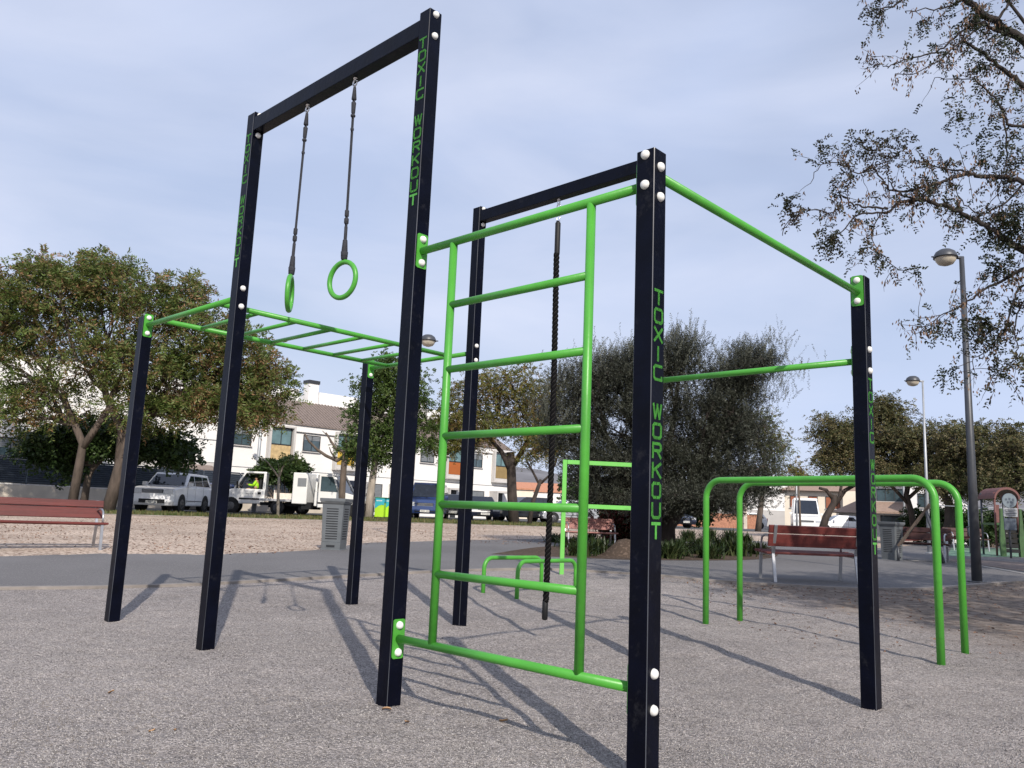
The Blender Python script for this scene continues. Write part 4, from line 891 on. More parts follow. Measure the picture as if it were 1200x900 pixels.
def smooth3(pts, n=4):
    out = []; P = [pts[0]] + list(pts) + [pts[-1]]
    for i in range(1, len(P) - 2):
        for k in range(n):
            t = k / n; a, b_, c, d = P[i - 1], P[i], P[i + 1], P[i + 2]
            out.append(.5 * ((2 * b_) + (-a + c) * t + (2 * a - 5 * b_ + 4 * c - d) * t * t + (-a + 3 * b_ - 3 * c + d) * t ** 3))
    out.append(pts[-1]); return out
for L_, r0, r1 in LIMBS:
    pts = smooth3(L_); n = len(pts)
    pts = [p + Vector((rnd.gauss(0, .006), rnd.gauss(0, .01), rnd.gauss(0, .006))) for p in pts]
    mb.tube(pts, [(r0 + (r1 - r0) * (i / (n - 1)) ** .6) * (.66 if r0 > .02 else .85) for i in range(n)], 8)
    ln = sum((pts[i + 1] - pts[i]).length for i in range(n - 1))
    for q in range(int(ln * 11)):
        i = rnd.randint(int(n * .15), n - 1); p = pts[i]
        d = Vector((rnd.gauss(-.25, .7), rnd.gauss(0, .7), rnd.gauss(-.05, .65))).normalized(); l = rnd.uniform(.08, .32) * (1.25 if i > n * .7 else 1)
        tw = [p]; dd = d.copy()
        for k in range(5):
            dd = (dd + Vector((rnd.gauss(0, .22), rnd.gauss(0, .22), rnd.gauss(.0, .2)))).normalized(); tw.append(tw[-1] + dd * l / 5)
        mb.tube(tw, [.0035, .003, .0027, .0022, .0018, .001], 4, cap=False)
        for k in range(1, 6):
            if rnd.random() < .33: anc.append((tw[k], dd, rnd.random()))
            if rnd.random() < .42: podA.append(tw[k])
        if rnd.random() < .35:
            d3 = (dd + Vector((rnd.gauss(0, .8), rnd.gauss(0, .8), rnd.gauss(0, .8)))).normalized(); t2 = [tw[3] + d3 * (l * .5 * k / 3) for k in range(4)]; mb.tube(t2, .0015, 4, cap=False); anc.append((t2[-1], d3, rnd.random())); podA.append(t2[2])
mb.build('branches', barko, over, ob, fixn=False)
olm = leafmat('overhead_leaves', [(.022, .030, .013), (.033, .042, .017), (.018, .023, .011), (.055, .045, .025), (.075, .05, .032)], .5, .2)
podm = leafmat('dry_pods', [(.16, .10, .065), (.22, .14, .09), (.10, .06, .04), (.07, .05, .04)], .7, .2)
rg = np.random.default_rng(12)
anc = [a for a in anc]
A = np.array([tuple(a[0] - ob) for a in anc]); D = np.array([tuple(a[1]) for a in anc]) * .5 + rg.normal(0, .6, (len(anc), 3)) + [0, 0, -.15]
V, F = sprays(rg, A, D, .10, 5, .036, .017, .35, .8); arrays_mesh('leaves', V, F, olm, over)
A = np.array([tuple(p - ob) for p in podA]); A = np.repeat(A, 4, 0) + rg.normal(0, .022, (len(podA) * 4, 3)); n = len(A)
dn = nrm(np.c_[rg.normal(0, .35, (n, 2)), -np.ones(n)]); sd_ = nrm(np.cross(dn, rg.normal(0, 1, (n, 3)))); l = rg.uniform(.028, .052, (n, 1)); wv = .0075
V = np.stack([A, A + dn * l * .5 + sd_ * wv, A + dn * l, A + dn * l * .5 - sd_ * wv], 1).reshape(-1, 3); arrays_mesh('seed_pods', V, np.arange(4 * n).reshape(n, 4), podm, over)
# leafy clumps of the same tree that show as solid dark tufts
A = np.concatenate([np.array(O(x, y) - ob) + rg.normal(0, 1, (k, 3)) * s_ for x, y, k, s_ in ((x_, y_, int(k_ * .68), s__ * 1.1) for x_, y_, k_, s__ in ((1172, 262, 110, .075), (1182, 275, 110, .08), (1185, 250, 70, .06), (1172, 312, 60, .05), (1150, 385, 42, .05), (1140, 380, 40, .05), (1160, 400, 32, .04), (1155, 375, 30, .05), (1105, 385, 16, .03), (1112, 380, 12, .03), (1172, 430, 26, .04), (1108, 435, 22, .03), (920, 240, 28, .035), (930, 250, 18, .03), (968, 280, 30, .04), (980, 275, 30, .04), (1030, 300, 16, .025), (1015, 300, 12, .03), (1005, 170, 50, .07), (1030, 175, 60, .08), (1050, 170, 50, .07), (965, 178, 22, .04), (990, 210, 30, .06), (1020, 14, 26, .04), (1025, 27, 10, .02), (1075, 318, 14, .02), (1125, 130, 40, .08), (1165, 165, 70, .10), (1185, 190, 60, .1), (1155, 60, 50, .08), (1180, 40, 50, .08), (1135, 20, 30, .05), (1190, 350, 16, .03), (1080, 30, 14, .03)))])
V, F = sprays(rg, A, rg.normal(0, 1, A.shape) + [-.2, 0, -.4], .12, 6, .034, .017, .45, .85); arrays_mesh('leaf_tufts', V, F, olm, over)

# the off-frame part of the same crown, which shades the path and the dark red bench
rnd = random.Random(8); rg = np.random.default_rng(18); mb = MB(); AA = []
for c, rd in (((7.0, 5.2, 4.6), (1.2, 1.5, .7)), ((8.6, 6.2, 4.9), (1.6, 1.6, .9)), ((8.2, 3.6, 5.0), (1.7, 1.6, .8)), ((6.6, 3.0, 5.0), (1.2, 1.4, .6)), ((10.3, 5.0, 5.0), (1.5, 1.8, .9)), ((5.75, 6.2, 4.2), (.5, .9, .45)), ((5.9, 4.7, 4.5), (.6, .9, .5)), ((6.6, 7.2, 3.9), (.7, .7, .5)), ((7.6, 7.6, 4.2), (.9, .8, .6)), ((9.8, 2.4, 5.2), (1.4, 1.4, .8)), ((10.8, 7.4, 4.9), (1.4, 1.4, .8)), ((9.2, 8.3, 4.7), (1.2, 1.0, .7))):
    cv = curve(fork, Vector(c), (0, 0, .25), 6, rnd); mb.tube(cv, [.06 - .007 * i for i in range(7)], 7)
    for q in range(16):
        e = Vector(c) + Vector((rnd.gauss(0, .6) * rd[0], rnd.gauss(0, .6) * rd[1], rnd.gauss(0, .6) * rd[2])); tw = curve(cv[rnd.randint(3, 6)], e, (0, 0, .08), 4, rnd); mb.tube(tw, [.016, .012, .009, .006, .003], 5, cap=False)
        AA.append(np.array(e - ob) + rg.normal(0, .26, (46, 3)) * [1, 1, .6])
mb.build('side_branches', barko, over, ob, fixn=False)
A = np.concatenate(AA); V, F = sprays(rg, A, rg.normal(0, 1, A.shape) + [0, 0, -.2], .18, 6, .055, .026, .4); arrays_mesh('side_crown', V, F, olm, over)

# neighbour tree outside the right edge, whose crown shades the bins and the playground
b = Vector((14.6, 15.0, g(15.0)))
tree('spreading_tree', 'spreading tree just outside the right edge that shades the playground', b, [([Vector((0, 0, -.2)), Vector((.1, 0, 1.2)), Vector((-.1, 0, 2.6))], [.28, .22, .17])],
     [(Vector(c), r_, 1) for c, r_ in (((-2.4, -1.5, 4.6), (1.5, 1.8, .8)), ((-.6, .8, 5.2), (1.8, 1.8, .9)), ((1.6, -1.2, 4.9), (1.8, 1.8, .9)), ((1.8, 2.2, 4.8), (1.8, 1.8, .9)), ((-1.3, 3.0, 4.7), (1.3, 1.8, .8)), ((-1.0, -3.6, 4.6), (1.6, 1.6, .8)))],
     29, 200, 22, .3, 5, .12, .06, brownish, barkd, sigma=.4)

# ------------------------------------------------------------------ buildings
FP = Vector((-13.8, 52.0, 0)); FE = Vector((.714, .70, 0)).normalized(); FA_ = math.atan2(FE.y, FE.x); FN = Vector((FE.y, -FE.x, 0))
ZG = .58
def FQ(u, off=0): p = FP + FE * u + FN * off; return Vector((p.x, p.y, ZG))
def bpart(t, name, boxes, m_, bevel=0):
    mb = MB()
    for c, d in boxes: mb.box(c, d)
    return mb.build(name, m_, t, bevel=bevel)
def window(t, x, z, w, h, y=0, frame=darkm, gl=glass, shut=0, mull=1, name='window', sill=True, depth=.05):
    """frame proud of the wall at local y (camera side is -y)"""
    f = MB(); k = .055
    for cx, cz, sx, sz in ((x - w / 2 + k / 2, z, k, h), (x + w / 2 - k / 2, z, k, h), (x, z + h / 2 - k / 2, w - 2 * k, k), (x, z - h / 2 + k / 2, w - 2 * k, k)): f.box((cx, y - depth / 2, cz), (sx, depth, sz))
    for i in range(mull): f.box((x - w / 2 + w * (i + 1) / (mull + 1), y - depth / 2 + .004, z), (k * .8, depth, h - 2 * k))
    fo = f.build(name, frame, t)
    g_ = MB(); g_.box((x, y - .012, z), (w - 2 * k, .016, h - 2 * k)); g_.build('pane', gl, fo)
    if shut > 0:
        s_ = MB(); hh = (h - 2 * k) * shut; n = max(2, int(hh / .09))
        for i in range(n): s_.box((x, y - .03, z + h / 2 - k - hh * (i + .5) / n), (w - 2 * k, .02, hh / n * .86))
        s_.build('roller_shutter', shutter, fo)
    if sill:
        s_ = MB(); s_.box((x, y - .05, z - h / 2 - .03), (w + .12, .14, .05)); s_.build('sill', off_wall, fo)
    return fo
UW = 4.80; US0 = -.60 * 1.4
panels = [gold, yellow, yellow, orange, ochre]; pl = ['a gold balcony panel', 'a bright yellow balcony panel and a chimney with a dark cap', 'a yellow balcony panel, mostly behind the dense green tree', 'an orange-red balcony panel', 'an ochre balcony panel at the far end of the row']
for k in range(5):
    uc = US0 + UW * k; t = thing('townhouse', 'white terraced townhouse with ' + pl[k], 'house', FQ(uc), FA_, 'white terraced townhouses')
    x0, x1 = -UW + 1.0, 1.0 - .003; xc = (x0 + x1) / 2
    bpart(t, 'wall', [((xc, 5.0, 2.78), (x1 - x0, 10.0, 5.56))], white_wall)
    bpart(t, 'parapet_band', [((xc, -.06, 5.30), (x1 - x0 - .002, .12, .42))], white_wall)
    bpart(t, 'string_course', [((xc, -.012, 2.60), (x1 - x0 - .003, .024, .03))], shutter); bpart(t, 'string_course', [((xc, -.012, 5.02), (x1 - x0 - .003, .03, .04))], shutter)
    # pitched roof band with ribs
    mb = MB(); mb.add([(x0, -.22, 5.56), (x1, -.22, 5.56), (x1, 3.4, 7.5), (x0, 3.4, 7.5), (x0, -.22, 5.50), (x1, -.22, 5.50), (x1, 3.4, 5.58), (x0, 3.4, 5.58)], [(0, 1, 2, 3), (4, 7, 6, 5), (0, 4, 5, 1), (1, 5, 6, 2), (2, 6, 7, 3), (3, 7, 4, 0)])
    for i in range(19):
        xx = x0 + .12 + i * .25; mb.beam((xx, -.23, 5.575), (xx, 3.4, 7.52), .08, .05)
    mb.build('roof', rooft, t)
    bpart(t, 'upper_room', [((.1 + 1.65 - (1.0 if k == 4 else 0), 6.1, 7.0), (3.2, 4.2, 2.9))], white_wall)
    if k in (0, 1, 3):
        o = bpart(t, 'chimney', [((-.67, 3.75, 7.65), (.78, .7, 2.5))], white_wall); bpart(o, 'chimney_cap', [((-.67, 3.75, 9.01), (.88, .8, .24))], darkm)
    # projecting bay: grey surround, tall glass, coloured panel
    bpart(t, 'bay_surround', [((-.83, -.18, 4.1), (.14, .36, 2.5)), ((.83, -.18, 4.1), (.14, .36, 2.5)), ((0, -.18, 5.29), (1.516, .356, .12)), ((0, -.20, 2.91), (1.516, .40, .10)), ((0, -.08, 3.08), (1.516, .16, .23))], off_wall)
    window(t, 0, 4.68, 1.46, 1.08, y=-.10, gl=glass2, mull=1, name='bay_window', sill=False)
    bpart(t, 'coloured_panel', [((0, -.12, 3.66), (1.40, .05, .90))], panels[k])
    window(t, -2.55, 4.42, 1.25, 1.05, y=0, gl=glass, shut=(.35, .3, .6, .95, .4)[k], mull=1)
    window(t, -2.35, 1.55, 1.55, 1.15, y=0, gl=glass, shut=.9, mull=0, name='ground_floor_window')
    bpart(t, 'porch', [((-.25, -.45, 2.12), (1.5, .9, .14)), ((-.93, -.45, 1.03), (.12, .86, 2.04))], off_wall)
    bpart(t, 'front_door', [((-.1, -.025, 1.02), (.95, .05, 2.04))], darkm)
# plain white house further left
t = thing('white_house', 'long plain white house with a flat roof behind the locust trees at the far left', 'house', FQ(-12.3), FA_)
bpart(t, 'wall', [((0, 5, 3.75), (15.2, 10, 7.5))], white_wall)
bpart(t, 'lower_wall_face', [((5.1, -.02, 1.35), (4.6, .04, 2.7))], off_wall)
bpart(t, 'roof_coping', [((0, 5, 7.56), (15.4, 10.2, .10))], shutter)
bpart(t, 'string_course', [((0, -.03, 4.05), (15.15, .02, .03)), ((0, -.03, 2.72), (15.15, .04, .03))], shutter)
window(t, -3.3, 2.72, 1.5, .95, y=-.05, gl=glass, shut=.55, mull=1)
mb = MB(); mb.add([(4.2, -1.0, 2.25), (7.2, -1.0, 2.25), (7.2, 0, 2.55), (4.2, 0, 2.55), (4.2, -1.0, 2.15), (7.2, -1.0, 2.15), (7.2, 0, 2.15), (4.2, 0, 2.15)], [(0, 1, 2, 3), (4, 7, 6, 5), (0, 4, 5, 1), (1, 5, 6, 2), (2, 6, 7, 3), (3, 7, 4, 0)]); mb.build('lean_to_roof', rooft, t)
# fence and wall
t = thing('louvred_fence', 'blue-grey louvred metal fence on the low wall in front of the white houses', 'fence', FQ(-8, 1.7), FA_)
for i in range(11):
    xa = -11.5 + i * 2.2
    mb = MB()
    for j in range(12): mb.box((xa + 1.1, 0, .99 + j * .104), (2.12, .03, .08), rot=Matrix.Rotation(R(32), 3, 'X'))
    mb.build('louvre_panel', bluegrey, t)
    bpart(t, 'fence_post', [((xa, 0, 1.52), (.06, .07, 1.24))], bluegrey)
bpart(t, 'backing_sheet', [((.6, .10, 1.50), (24.1, .01, 1.16))], darkm)
mb = MB(); mb.box((0, 0, .40), (24.4, .24, .92)); o = mb.build('garden_wall', stone_wall); o.location = FQ(-7.4, 1.7); o.rotation_euler = (0, 0, FA_); tag(o, 'pale rendered low wall under the blue-grey louvred fence', 'wall')

# orange roofed house with a white gable
p = AT(640, 105); t = thing('gabled_house', 'low white house with an orange tiled roof beyond the end of the terrace', 'house', p)
bpart(t, 'wall', [((-.7, 3, 1.75), (8.4, 8, 3.5))], white_wall)
mb = MB(); mb.add([(-5, -1.2, 3.5), (2.2, -1.2, 3.5), (2.2, 3, 4.7), (-5, 3, 4.7), (-5, -1.2, 3.38), (2.2, -1.2, 3.38), (2.2, 3, 3.52), (-5, 3, 3.52)], [(0, 1, 2, 3), (4, 7, 6, 5), (0, 4, 5, 1), (1, 5, 6, 2), (2, 6, 7, 3), (3, 7, 4, 0)]); mb.build('roof', roofr, t)
mb = MB(); mb.prism([(2.1, 0), (2.1, 3.0), (4.4, 4.4), (6.6, 3.0), (6.6, 0)], -1.6, 3); mb.build('gable_wing', white_wall, t)
window(t, -2.6, 1.9, 1.0, 1.2, y=-1.0, mull=1); window(t, 3.2, 2.3, .8, .8, y=-1.6, mull=0)
p = AT(607, 98); t = thing('small_house', 'small cream house end with a terracotta edge just right of the broad autumn tree trunk', 'house', p); bpart(t, 'wall', [((0, 2, 1.7), (3.4, 4, 3.4))], cream_wall); bpart(t, 'roof', [((0, 2, 3.5), (3.7, 4.4, .2))], roofr); window(t, .3, 1.8, .8, 1.0, mull=0)
# white flat building behind the olive
p = AT(906, 92); t = thing('flat_roofed_building', 'white flat-roofed building whose bright side wall shows right of the olive tree', 'building', p, R(-17))
bpart(t, 'wall', [((-.4, 6, 4.0), (4.6, 12, 3.9)), ], white_wall); bpart(t, 'lower_wall', [((-.4, 6, 1.0), (4.9, 12.2, 2.05))], off_wall)
window(t, -1.6, 4.3, .9, 1.0, mull=1)
p = AT(805, 96); t = thing('apartment_building', 'white apartment building with balconies half hidden under the olive tree', 'building', p, R(-10))
bpart(t, 'wall', [((-1.2, 5, 2.6), (4.2, 10, 5.2)), ((4.2, 6, 2.2), (6.3, 9, 4.4))], white_wall)
for zz in (1.5, 3.0):
    o = bpart(t, 'balcony', [((4.2, .9, zz), (6.0, 1.2, .16)), ((4.2, .33, zz + .85), (6.0, .05, .06)), ((1.3, .33, zz + .45), (.06, .05, .8)), ((3.0, .33, zz + .45), (.06, .05, .8)), ((5.6, .33, zz + .45), (.06, .05, .8))], off_wall)
for x_, z_ in ((-2, 1.6), (-2, 3.7), (0, 3.7)): window(t, x_, z_, 1.0, 1.2, mull=1)
for x_, z_ in ((2.6, 2.3), (5, 2.3), (2.6, 3.6), (5, 3.6)): window(t, x_, z_, 1.4, 1.0, y=1.5, mull=1)
p = AT(735, 98); t = thing('white_building', 'white building glimpsed beneath the olive tree left of the lettered near post', 'building', p); bpart(t, 'wall', [((0, 5, 2.2), (11, 10, 4.4))], white_wall)
for x_ in (-4, -1.5, 1, 3.6): window(t, x_, 2.9, 1.1, 1.1, mull=1)
bpart(t, 'roof_edge', [((0, 5, 4.45), (11.3, 10.3, .12))], off_wall)
p = AT(818, 80); mb = MB(); mb.box((.3, 0, .62), (5.6, .3, 1.3)); mb.box((.3, 0, 1.31), (5.7, .36, .1)); o = mb.build('brick_wall', brick); o.location = p; tag(o, 'terracotta brick wall across the street, seen over the strappy plants', 'wall')
p = AT(866, 82); mb = MB(); mb.box((.2, 0, .62), (3.6, .3, 1.3)); mb.box((.2, 0, 1.31), (3.7, .36, .1)); o = mb.build('garden_wall', brick); o.location = p; tag(o, 'short reddish wall beside the white gate pillar, left of the small white car', 'wall')
mb = MB(); mb.box((0, 0, 1.15), (.34, .34, 2.4)); o = mb.build('gate_pillar', stone_wall, bevel=.02); o.location = AT(873, 78); tag(o, 'pale square pillar beside the small white car', 'pillar')
# cream house with rust shutters
p = AT(962, 78); t = thing('cream_house', 'cream two-storey house with a brown hipped roof and rust-coloured shutters', 'house', p, R(-20))
bpart(t, 'wall', [((-.6, 4, 1.9), (5.2, 8, 3.9)), ((3.0, 3.2, 1.9), (2.1, 8, 3.9))], cream_wall)
mb = MB(); mb.add([(-3.8, -.6, 3.8), (4.4, -.6, 3.8), (4.4, 9, 3.8), (-3.8, 9, 3.8), (-1.2, 3.5, 5.0), (1.9, 3.5, 5.0), (1.9, 5, 5.0), (-1.2, 5, 5.0)], [(0, 1, 5, 4), (1, 2, 6, 5), (2, 3, 7, 6), (3, 0, 4, 7), (4, 5, 6, 7), (3, 2, 1, 0)]); mb.build('roof', roofb, t)
for x_ in (-2.3, -.65): window(t, x_, 2.75, .85, 1.15, gl=rust, mull=1)
window(t, 1.1, 2.75, 1.3, 1.15, gl=rust, mull=1); window(t, .6, .95, .7, 1.4, gl=glass, mull=0, name='side_door')
p = AT(1003, 70); t = thing('garage', 'low garage with a tan tiled roof in front of the cream house', 'building', p, R(-22)); bpart(t, 'wall', [((.4, 2, .9), (3.4, 4, 1.8))], stone_wall)
mb = MB(); mb.add([(-1.9, -.5, 1.75), (2.5, -.5, 1.75), (2.5, 3.5, 2.9), (.2, 3.5, 2.9), (-1.9, 3.8, 1.75), (2.5, 3.8, 1.75)], [(0, 1, 2, 3), (0, 3, 4), (1, 5, 2), (3, 2, 5, 4), (0, 4, 5, 1)]); mb.build('roof', roofb, t)
# white houses on the right
p = AT(1067, 62); t = thing('white_house', 'white house with a tan tiled canopy roof seen between the right-hand tree trunks', 'house', p, R(-24))
bpart(t, 'wall', [((.2, 5, 1.9), (6.6, 9, 3.9))], white_wall)
mb = MB(); mb.add([(-3.2, -2.2, 1.75), (2.6, -2.2, 1.75), (2.6, .6, 2.6), (-3.2, .6, 2.6), (-3.2, -2.2, 1.6), (2.6, -2.2, 1.6), (2.6, .6, 1.7), (-3.2, .6, 1.7)], [(0, 1, 2, 3), (4, 7, 6, 5), (0, 4, 5, 1), (1, 5, 6, 2), (2, 6, 7, 3), (3, 7, 4, 0)]); mb.build('canopy_roof', roofb, t)
bpart(t, 'canopy_pillar', [((-3.0, -1.9, .8), (.25, .25, 1.6))], white_wall); bpart(t, 'canopy_pillar', [((2.3, -1.9, .8), (.25, .25, 1.6))], white_wall)
window(t, -1.3, 3.05, 1.9, .95, y=.5, mull=2); window(t, 1.3, 3.05, .9, .95, y=.5, gl=rust, mull=0); window(t, -1.2, .9, 1.6, 1.2, y=.5, mull=1)
mb = MB(); mb.add([(-3.5, 0, 3.85), (3.9, 0, 3.85), (3.9, 5, 4.9), (-3.5, 5, 4.9), (-3.5, 10, 3.85), (3.9, 10, 3.85)], [(0, 1, 2, 3), (3, 2, 5, 4), (0, 3, 4), (1, 5, 2), (0, 4, 5, 1)]); mb.build('roof', roofb, t)
p = AT(1108, 58); t = thing('white_house', 'narrow white house with a sloping roof line behind the tree beside the tall lamp post', 'house', p, R(-26))
mb = MB(); mb.prism([(-2.2, 0), (-2.2, 3.6), (-.4, 3.6), (2.0, 2.0), (2.0, 0)], .5, 7); mb.build('wall', white_wall, t); window(t, -1.2, 2.6, .9, 1.0, y=.5, mull=1); window(t, .4, 1.0, .9, 1.3, y=.5, mull=0)
for i, (px, w_) in enumerate(((1142, 2.3), (1175, 2.0), (1210, 2.4))):
    mb = MB(); mb.box((0, 0, .55), (w_, .25, 1.15)); mb.box((0, 0, 1.14), (w_ + .06, .3, .07)); o = mb.build('garden_wall', white_wall); o.location = AT(px, 41); tag(o, ('white garden wall panel just right of the tall lamp post', 'white garden wall panel behind the playground climbing wall', 'white garden wall panel at the right edge of the photo')[i], 'wall', 'white garden wall panels')
# hills
def hill(name, pts, Yd, depth, c):
    mb = MB(); n = len(pts); vs = []
    for px, py in pts:
        p = AT(px, Yd, py); vs += [(p.x, Yd - depth, -4), (p.x, Yd, p.z), (p.x * 1.05, Yd + depth, -4)]
    fs = []
    for i in range(n - 1):
        a = i * 3; fs += [(a, a + 3, a + 4, a + 1), (a + 1, a + 4, a + 5, a + 2)]
    mb.add(vs, fs, smooth=True); o = mb.build(name, c); o['kind'] = 'structure'
hm = mat('hill_scrub', (.17, .165, .17), .95, var=.35, scale=.02, bump=.5, bscale=.05)
hill('far_hills', [(-900, 575), (-500, 560), (-200, 565), (100, 570), (400, 560), (560, 552), (600, 547), (630, 550), (655, 556), (690, 566), (730, 575), (800, 580), (870, 578), (905, 574), (930, 573), (960, 578), (1010, 584), (1100, 580), (1300, 570), (1700, 585), (2300, 600)], 1500, 500, hm)

# ------------------------------------------------------------------ vehicles
def paint(name, c, met=.0): return mat(name, c, .3, metal=met, var=.04, scale=1.5, coat=.6)
P_white = paint('white_car_paint', (.84, .85, .87)); P_twhite = paint('truck_white_paint', (.78, .78, .76)); P_blue = paint('blue_car_paint', (.02, .045, .15)); P_navy = paint('dark_blue_car_paint', (.012, .016, .035)); P_black = paint('black_car_paint', (.012, .013, .016)); P_silver = paint('silver_car_paint', (.45, .47, .50), .4); P_cyan = paint('light_grey_paint', (.5, .5, .5))
rimm = mat('wheel_rim', (.13, .13, .135), .4, metal=.6)
def wheel(t, x, y, r, w=.2, rim=True):
    s_ = 1 if y > 0 else -1; mb = MB()
    mb.tube([(x, y - s_ * w, r), (x, y - s_ * .02, r), (x, y, r)], [r, r, r * .9], 20); o = mb.build('wheel', rubber, t)
    mb = MB(); c = Vector((x, y + s_ * .003, r)); mb.lathe(c, [(r * .58, 0), (r * .54, .008), (r * .2, .004), (0, .02)], 16, ax=(0, s_, 0))
    for k in range(5):
        a = k * 2 * math.pi / 5; mb.box(c + Vector((math.cos(a) * r * .38, s_ * .014, math.sin(a) * r * .38)), (r * .4, .02, r * .10), rot=Matrix.Rotation(-a, 3, 'Y'))
    mb.build('rim', rimm, o)
def vehicle(name, label, cat, loc, rz, pt, S, group='parked vehicles', sc=1):
    t = thing(name, label, cat, loc, rz, group); W = S['W']; hw = W / 2; bz = S['belt']; Hh = S['H']; tp = S.get('taper', .86)
    low = S['low']; cab = S['cab']
    mb = MB(); mb.prism(low, -hw, hw); mb.build('body', pt, t, bevel=.10, seg=4)
    xb0, xt0, xt1, xb1 = cab; y1, y0 = hw * .965, hw * .965 * tp
    def side(x, z, s_=1, o=0): f = (z - bz) / (Hh - bz); return Vector((x, s_ * (y1 + (y0 - y1) * f + o), z))
    mb = MB(); vs = [side(xb0, bz - .02), side(xt0, Hh), side(xt1, Hh), side(xb1, bz - .02), side(xb0, bz - .02, -1), side(xt0, Hh, -1), side(xt1, Hh, -1), side(xb1, bz - .02, -1)]
    mb.add(vs, [(0, 1, 2, 3), (7, 6, 5, 4), (0, 4, 5, 1), (1, 5, 6, 2), (2, 6, 7, 3), (3, 7, 4, 0)]); mb.build('cabin', pt, t, bevel=.075, seg=3)
    # glazing
    def slab(name_, pts, n, m_): # pts in order, offset n
        mb = MB(); n = Vector(n).normalized(); a = [Vector(p) + n * .012 for p in pts]; b = [Vector(p) - n * .03 for p in pts]; k = len(pts)
        mb.add(a + b, [tuple(range(k)), tuple(range(2 * k - 1, k - 1, -1))] + [(i, i + k, (i + 1) % k + k, (i + 1) % k) for i in range(k)]); return mb.build(name_, m_, t)
    def onfront(f, v, xb, xt):  # f across -1..1, v up 0..1
        z = bz + (Hh - bz) * v; x = xb + (xt - xb) * v; yy = y1 + (y0 - y1) * v; return Vector((x, f * yy, z))
    slab('windscreen', [onfront(-.90, .06, xb1, xt1), onfront(.90, .06, xb1, xt1), onfront(.87, .86, xb1, xt1), onfront(-.87, .86, xb1, xt1)], (Hh - bz, 0, xb1 - xt1 + .001), carglass)
    if S.get('rear_glass', True): slab('rear_window', [onfront(-.88, .12, xb0, xt0), onfront(.88, .12, xb0, xt0), onfront(.85, .84, xb0, xt0), onfront(-.85, .84, xb0, xt0)], (-(Hh - bz), 0, xt0 - xb0 + .001), carglass)
    for s_ in (-1, 1):
        for (xa, xb, xa2, xb2) in S['wins']:
            slab('side_window', [side(xa, bz + .05, s_), side(xb, bz + .05, s_), side(xb2, Hh - .12, s_), side(xa2, Hh - .12, s_)], (0, s_, .12), carglass)
        for wx in S['wheels']:
            mb = MB(); mb.tube([(wx, s_ * (hw - .25), S['r'] + .02), (wx, s_ * (hw + .006), S['r'] + .02)], S['r'] * 1.17, 20); mb.build('wheel_arch', blackp, t); wheel(t, wx, s_ * (hw + .012), S['r'])
        mb = MB(); mb.box((S['mirx'], s_ * (hw + .10), bz + .08), (.12, .2, .17)); mb.build('mirror', S.get('mirm', pt), t, bevel=.03, seg=2)
        xf = S['xf']; mb = MB(); z, yy, w, h = S['light']; mb.box((xf - .03, s_ * yy, z), (.1, w, h)); mb.build('headlight', lightm, t, bevel=.02, seg=2)
        z, yy, w, h = S['tail']; mb = MB(); mb.box((S['xr'] + .03, s_ * yy, z), (.1, w, h)); mb.build('tail_light', redl, t, bevel=.01)
    z, w, h = S['grille']; mb = MB(); mb.box((S['xf'] - .03, 0, z), (.09, w, h)); o = mb.build('grille', blackp, t)
    mb = MB(); [mb.box((S['xf'] + .018, 0, z + h * (i - 1) * .3), (.01, w * .95, h * .1)) for i in range(3)]; mb.build('grille_bars', steel, o)
    z, w, h = S['intake']; mb = MB(); mb.box((S['xf'] - .02, 0, z), (.09, w, h)); mb.build('lower_intake', blackp, t)
    for xx in (S['xf'] + .035, S['xr'] - .02):
        mb = MB(); mb.box((xx, S.get('plate_y', 0), S.get('plate_z', .42)), (.02, .5, .12)); o = mb.build('number_plate', platem, t)
        mb = MB()
        for i in range(7): mb.box((xx + (.011 if xx > 0 else -.011), S.get('plate_y', 0) - .18 + i * .06 + (.02 if i > 3 else 0), S.get('plate_z', .42)), (.003, .03, .07))
        mb.build('plate_characters', slotm, o)
    if S.get('seam', True):
        mb = MB()
        for s_ in (-1, 1):
            for xx in S.get('doors', ()): mb.box((xx, s_ * (hw + .001), (bz + .45) / 2), (.012, .006, bz - .45))
            mb.box(((S['wheels'][0] + S['wheels'][1]) / 2, s_ * (hw + .004), .52), (abs(S['wheels'][0] - S['wheels'][1]) - 2.6 * S['r'], .014, .03))
        mb.build('door_seams', blackp, t)
        mb = MB()
        for s_ in (-1, 1):
            for xx in S.get('doors', ())[1:]: mb.box((xx + .16, s_ * (hw + .012), bz - .12), (.16, .03, .03))
        mb.build('door_handles', S.get('hm', pt), t)
    t.scale = (sc, sc, sc); return t
SUV = dict(W=1.93, H=1.80, belt=1.18, low=[(-2.38, .45), (-2.42, .80), (-2.36, 1.18), (1.05, 1.18), (1.95, 1.10), (2.28, 1.02), (2.38, .85), (2.40, .45), (2.28, .28), (-2.28, .30)], cab=(-2.30, -1.95, .35, 1.05), taper=.84,
           wins=[(-2.0, -1.15, -1.75, -1.15), (-1.07, -.15, -1.07, -.15), (-.06, .86, -.06, .32)], wheels=(1.45, -1.42), r=.37, mirx=.82, xf=2.38, xr=-2.42, light=(.88, .70, .44, .20), tail=(.98, .85, .16, .3), grille=(.90, .92, .17), intake=(.47, 1.15, .17), plate_z=.42, doors=(.88, -.10, -1.1))
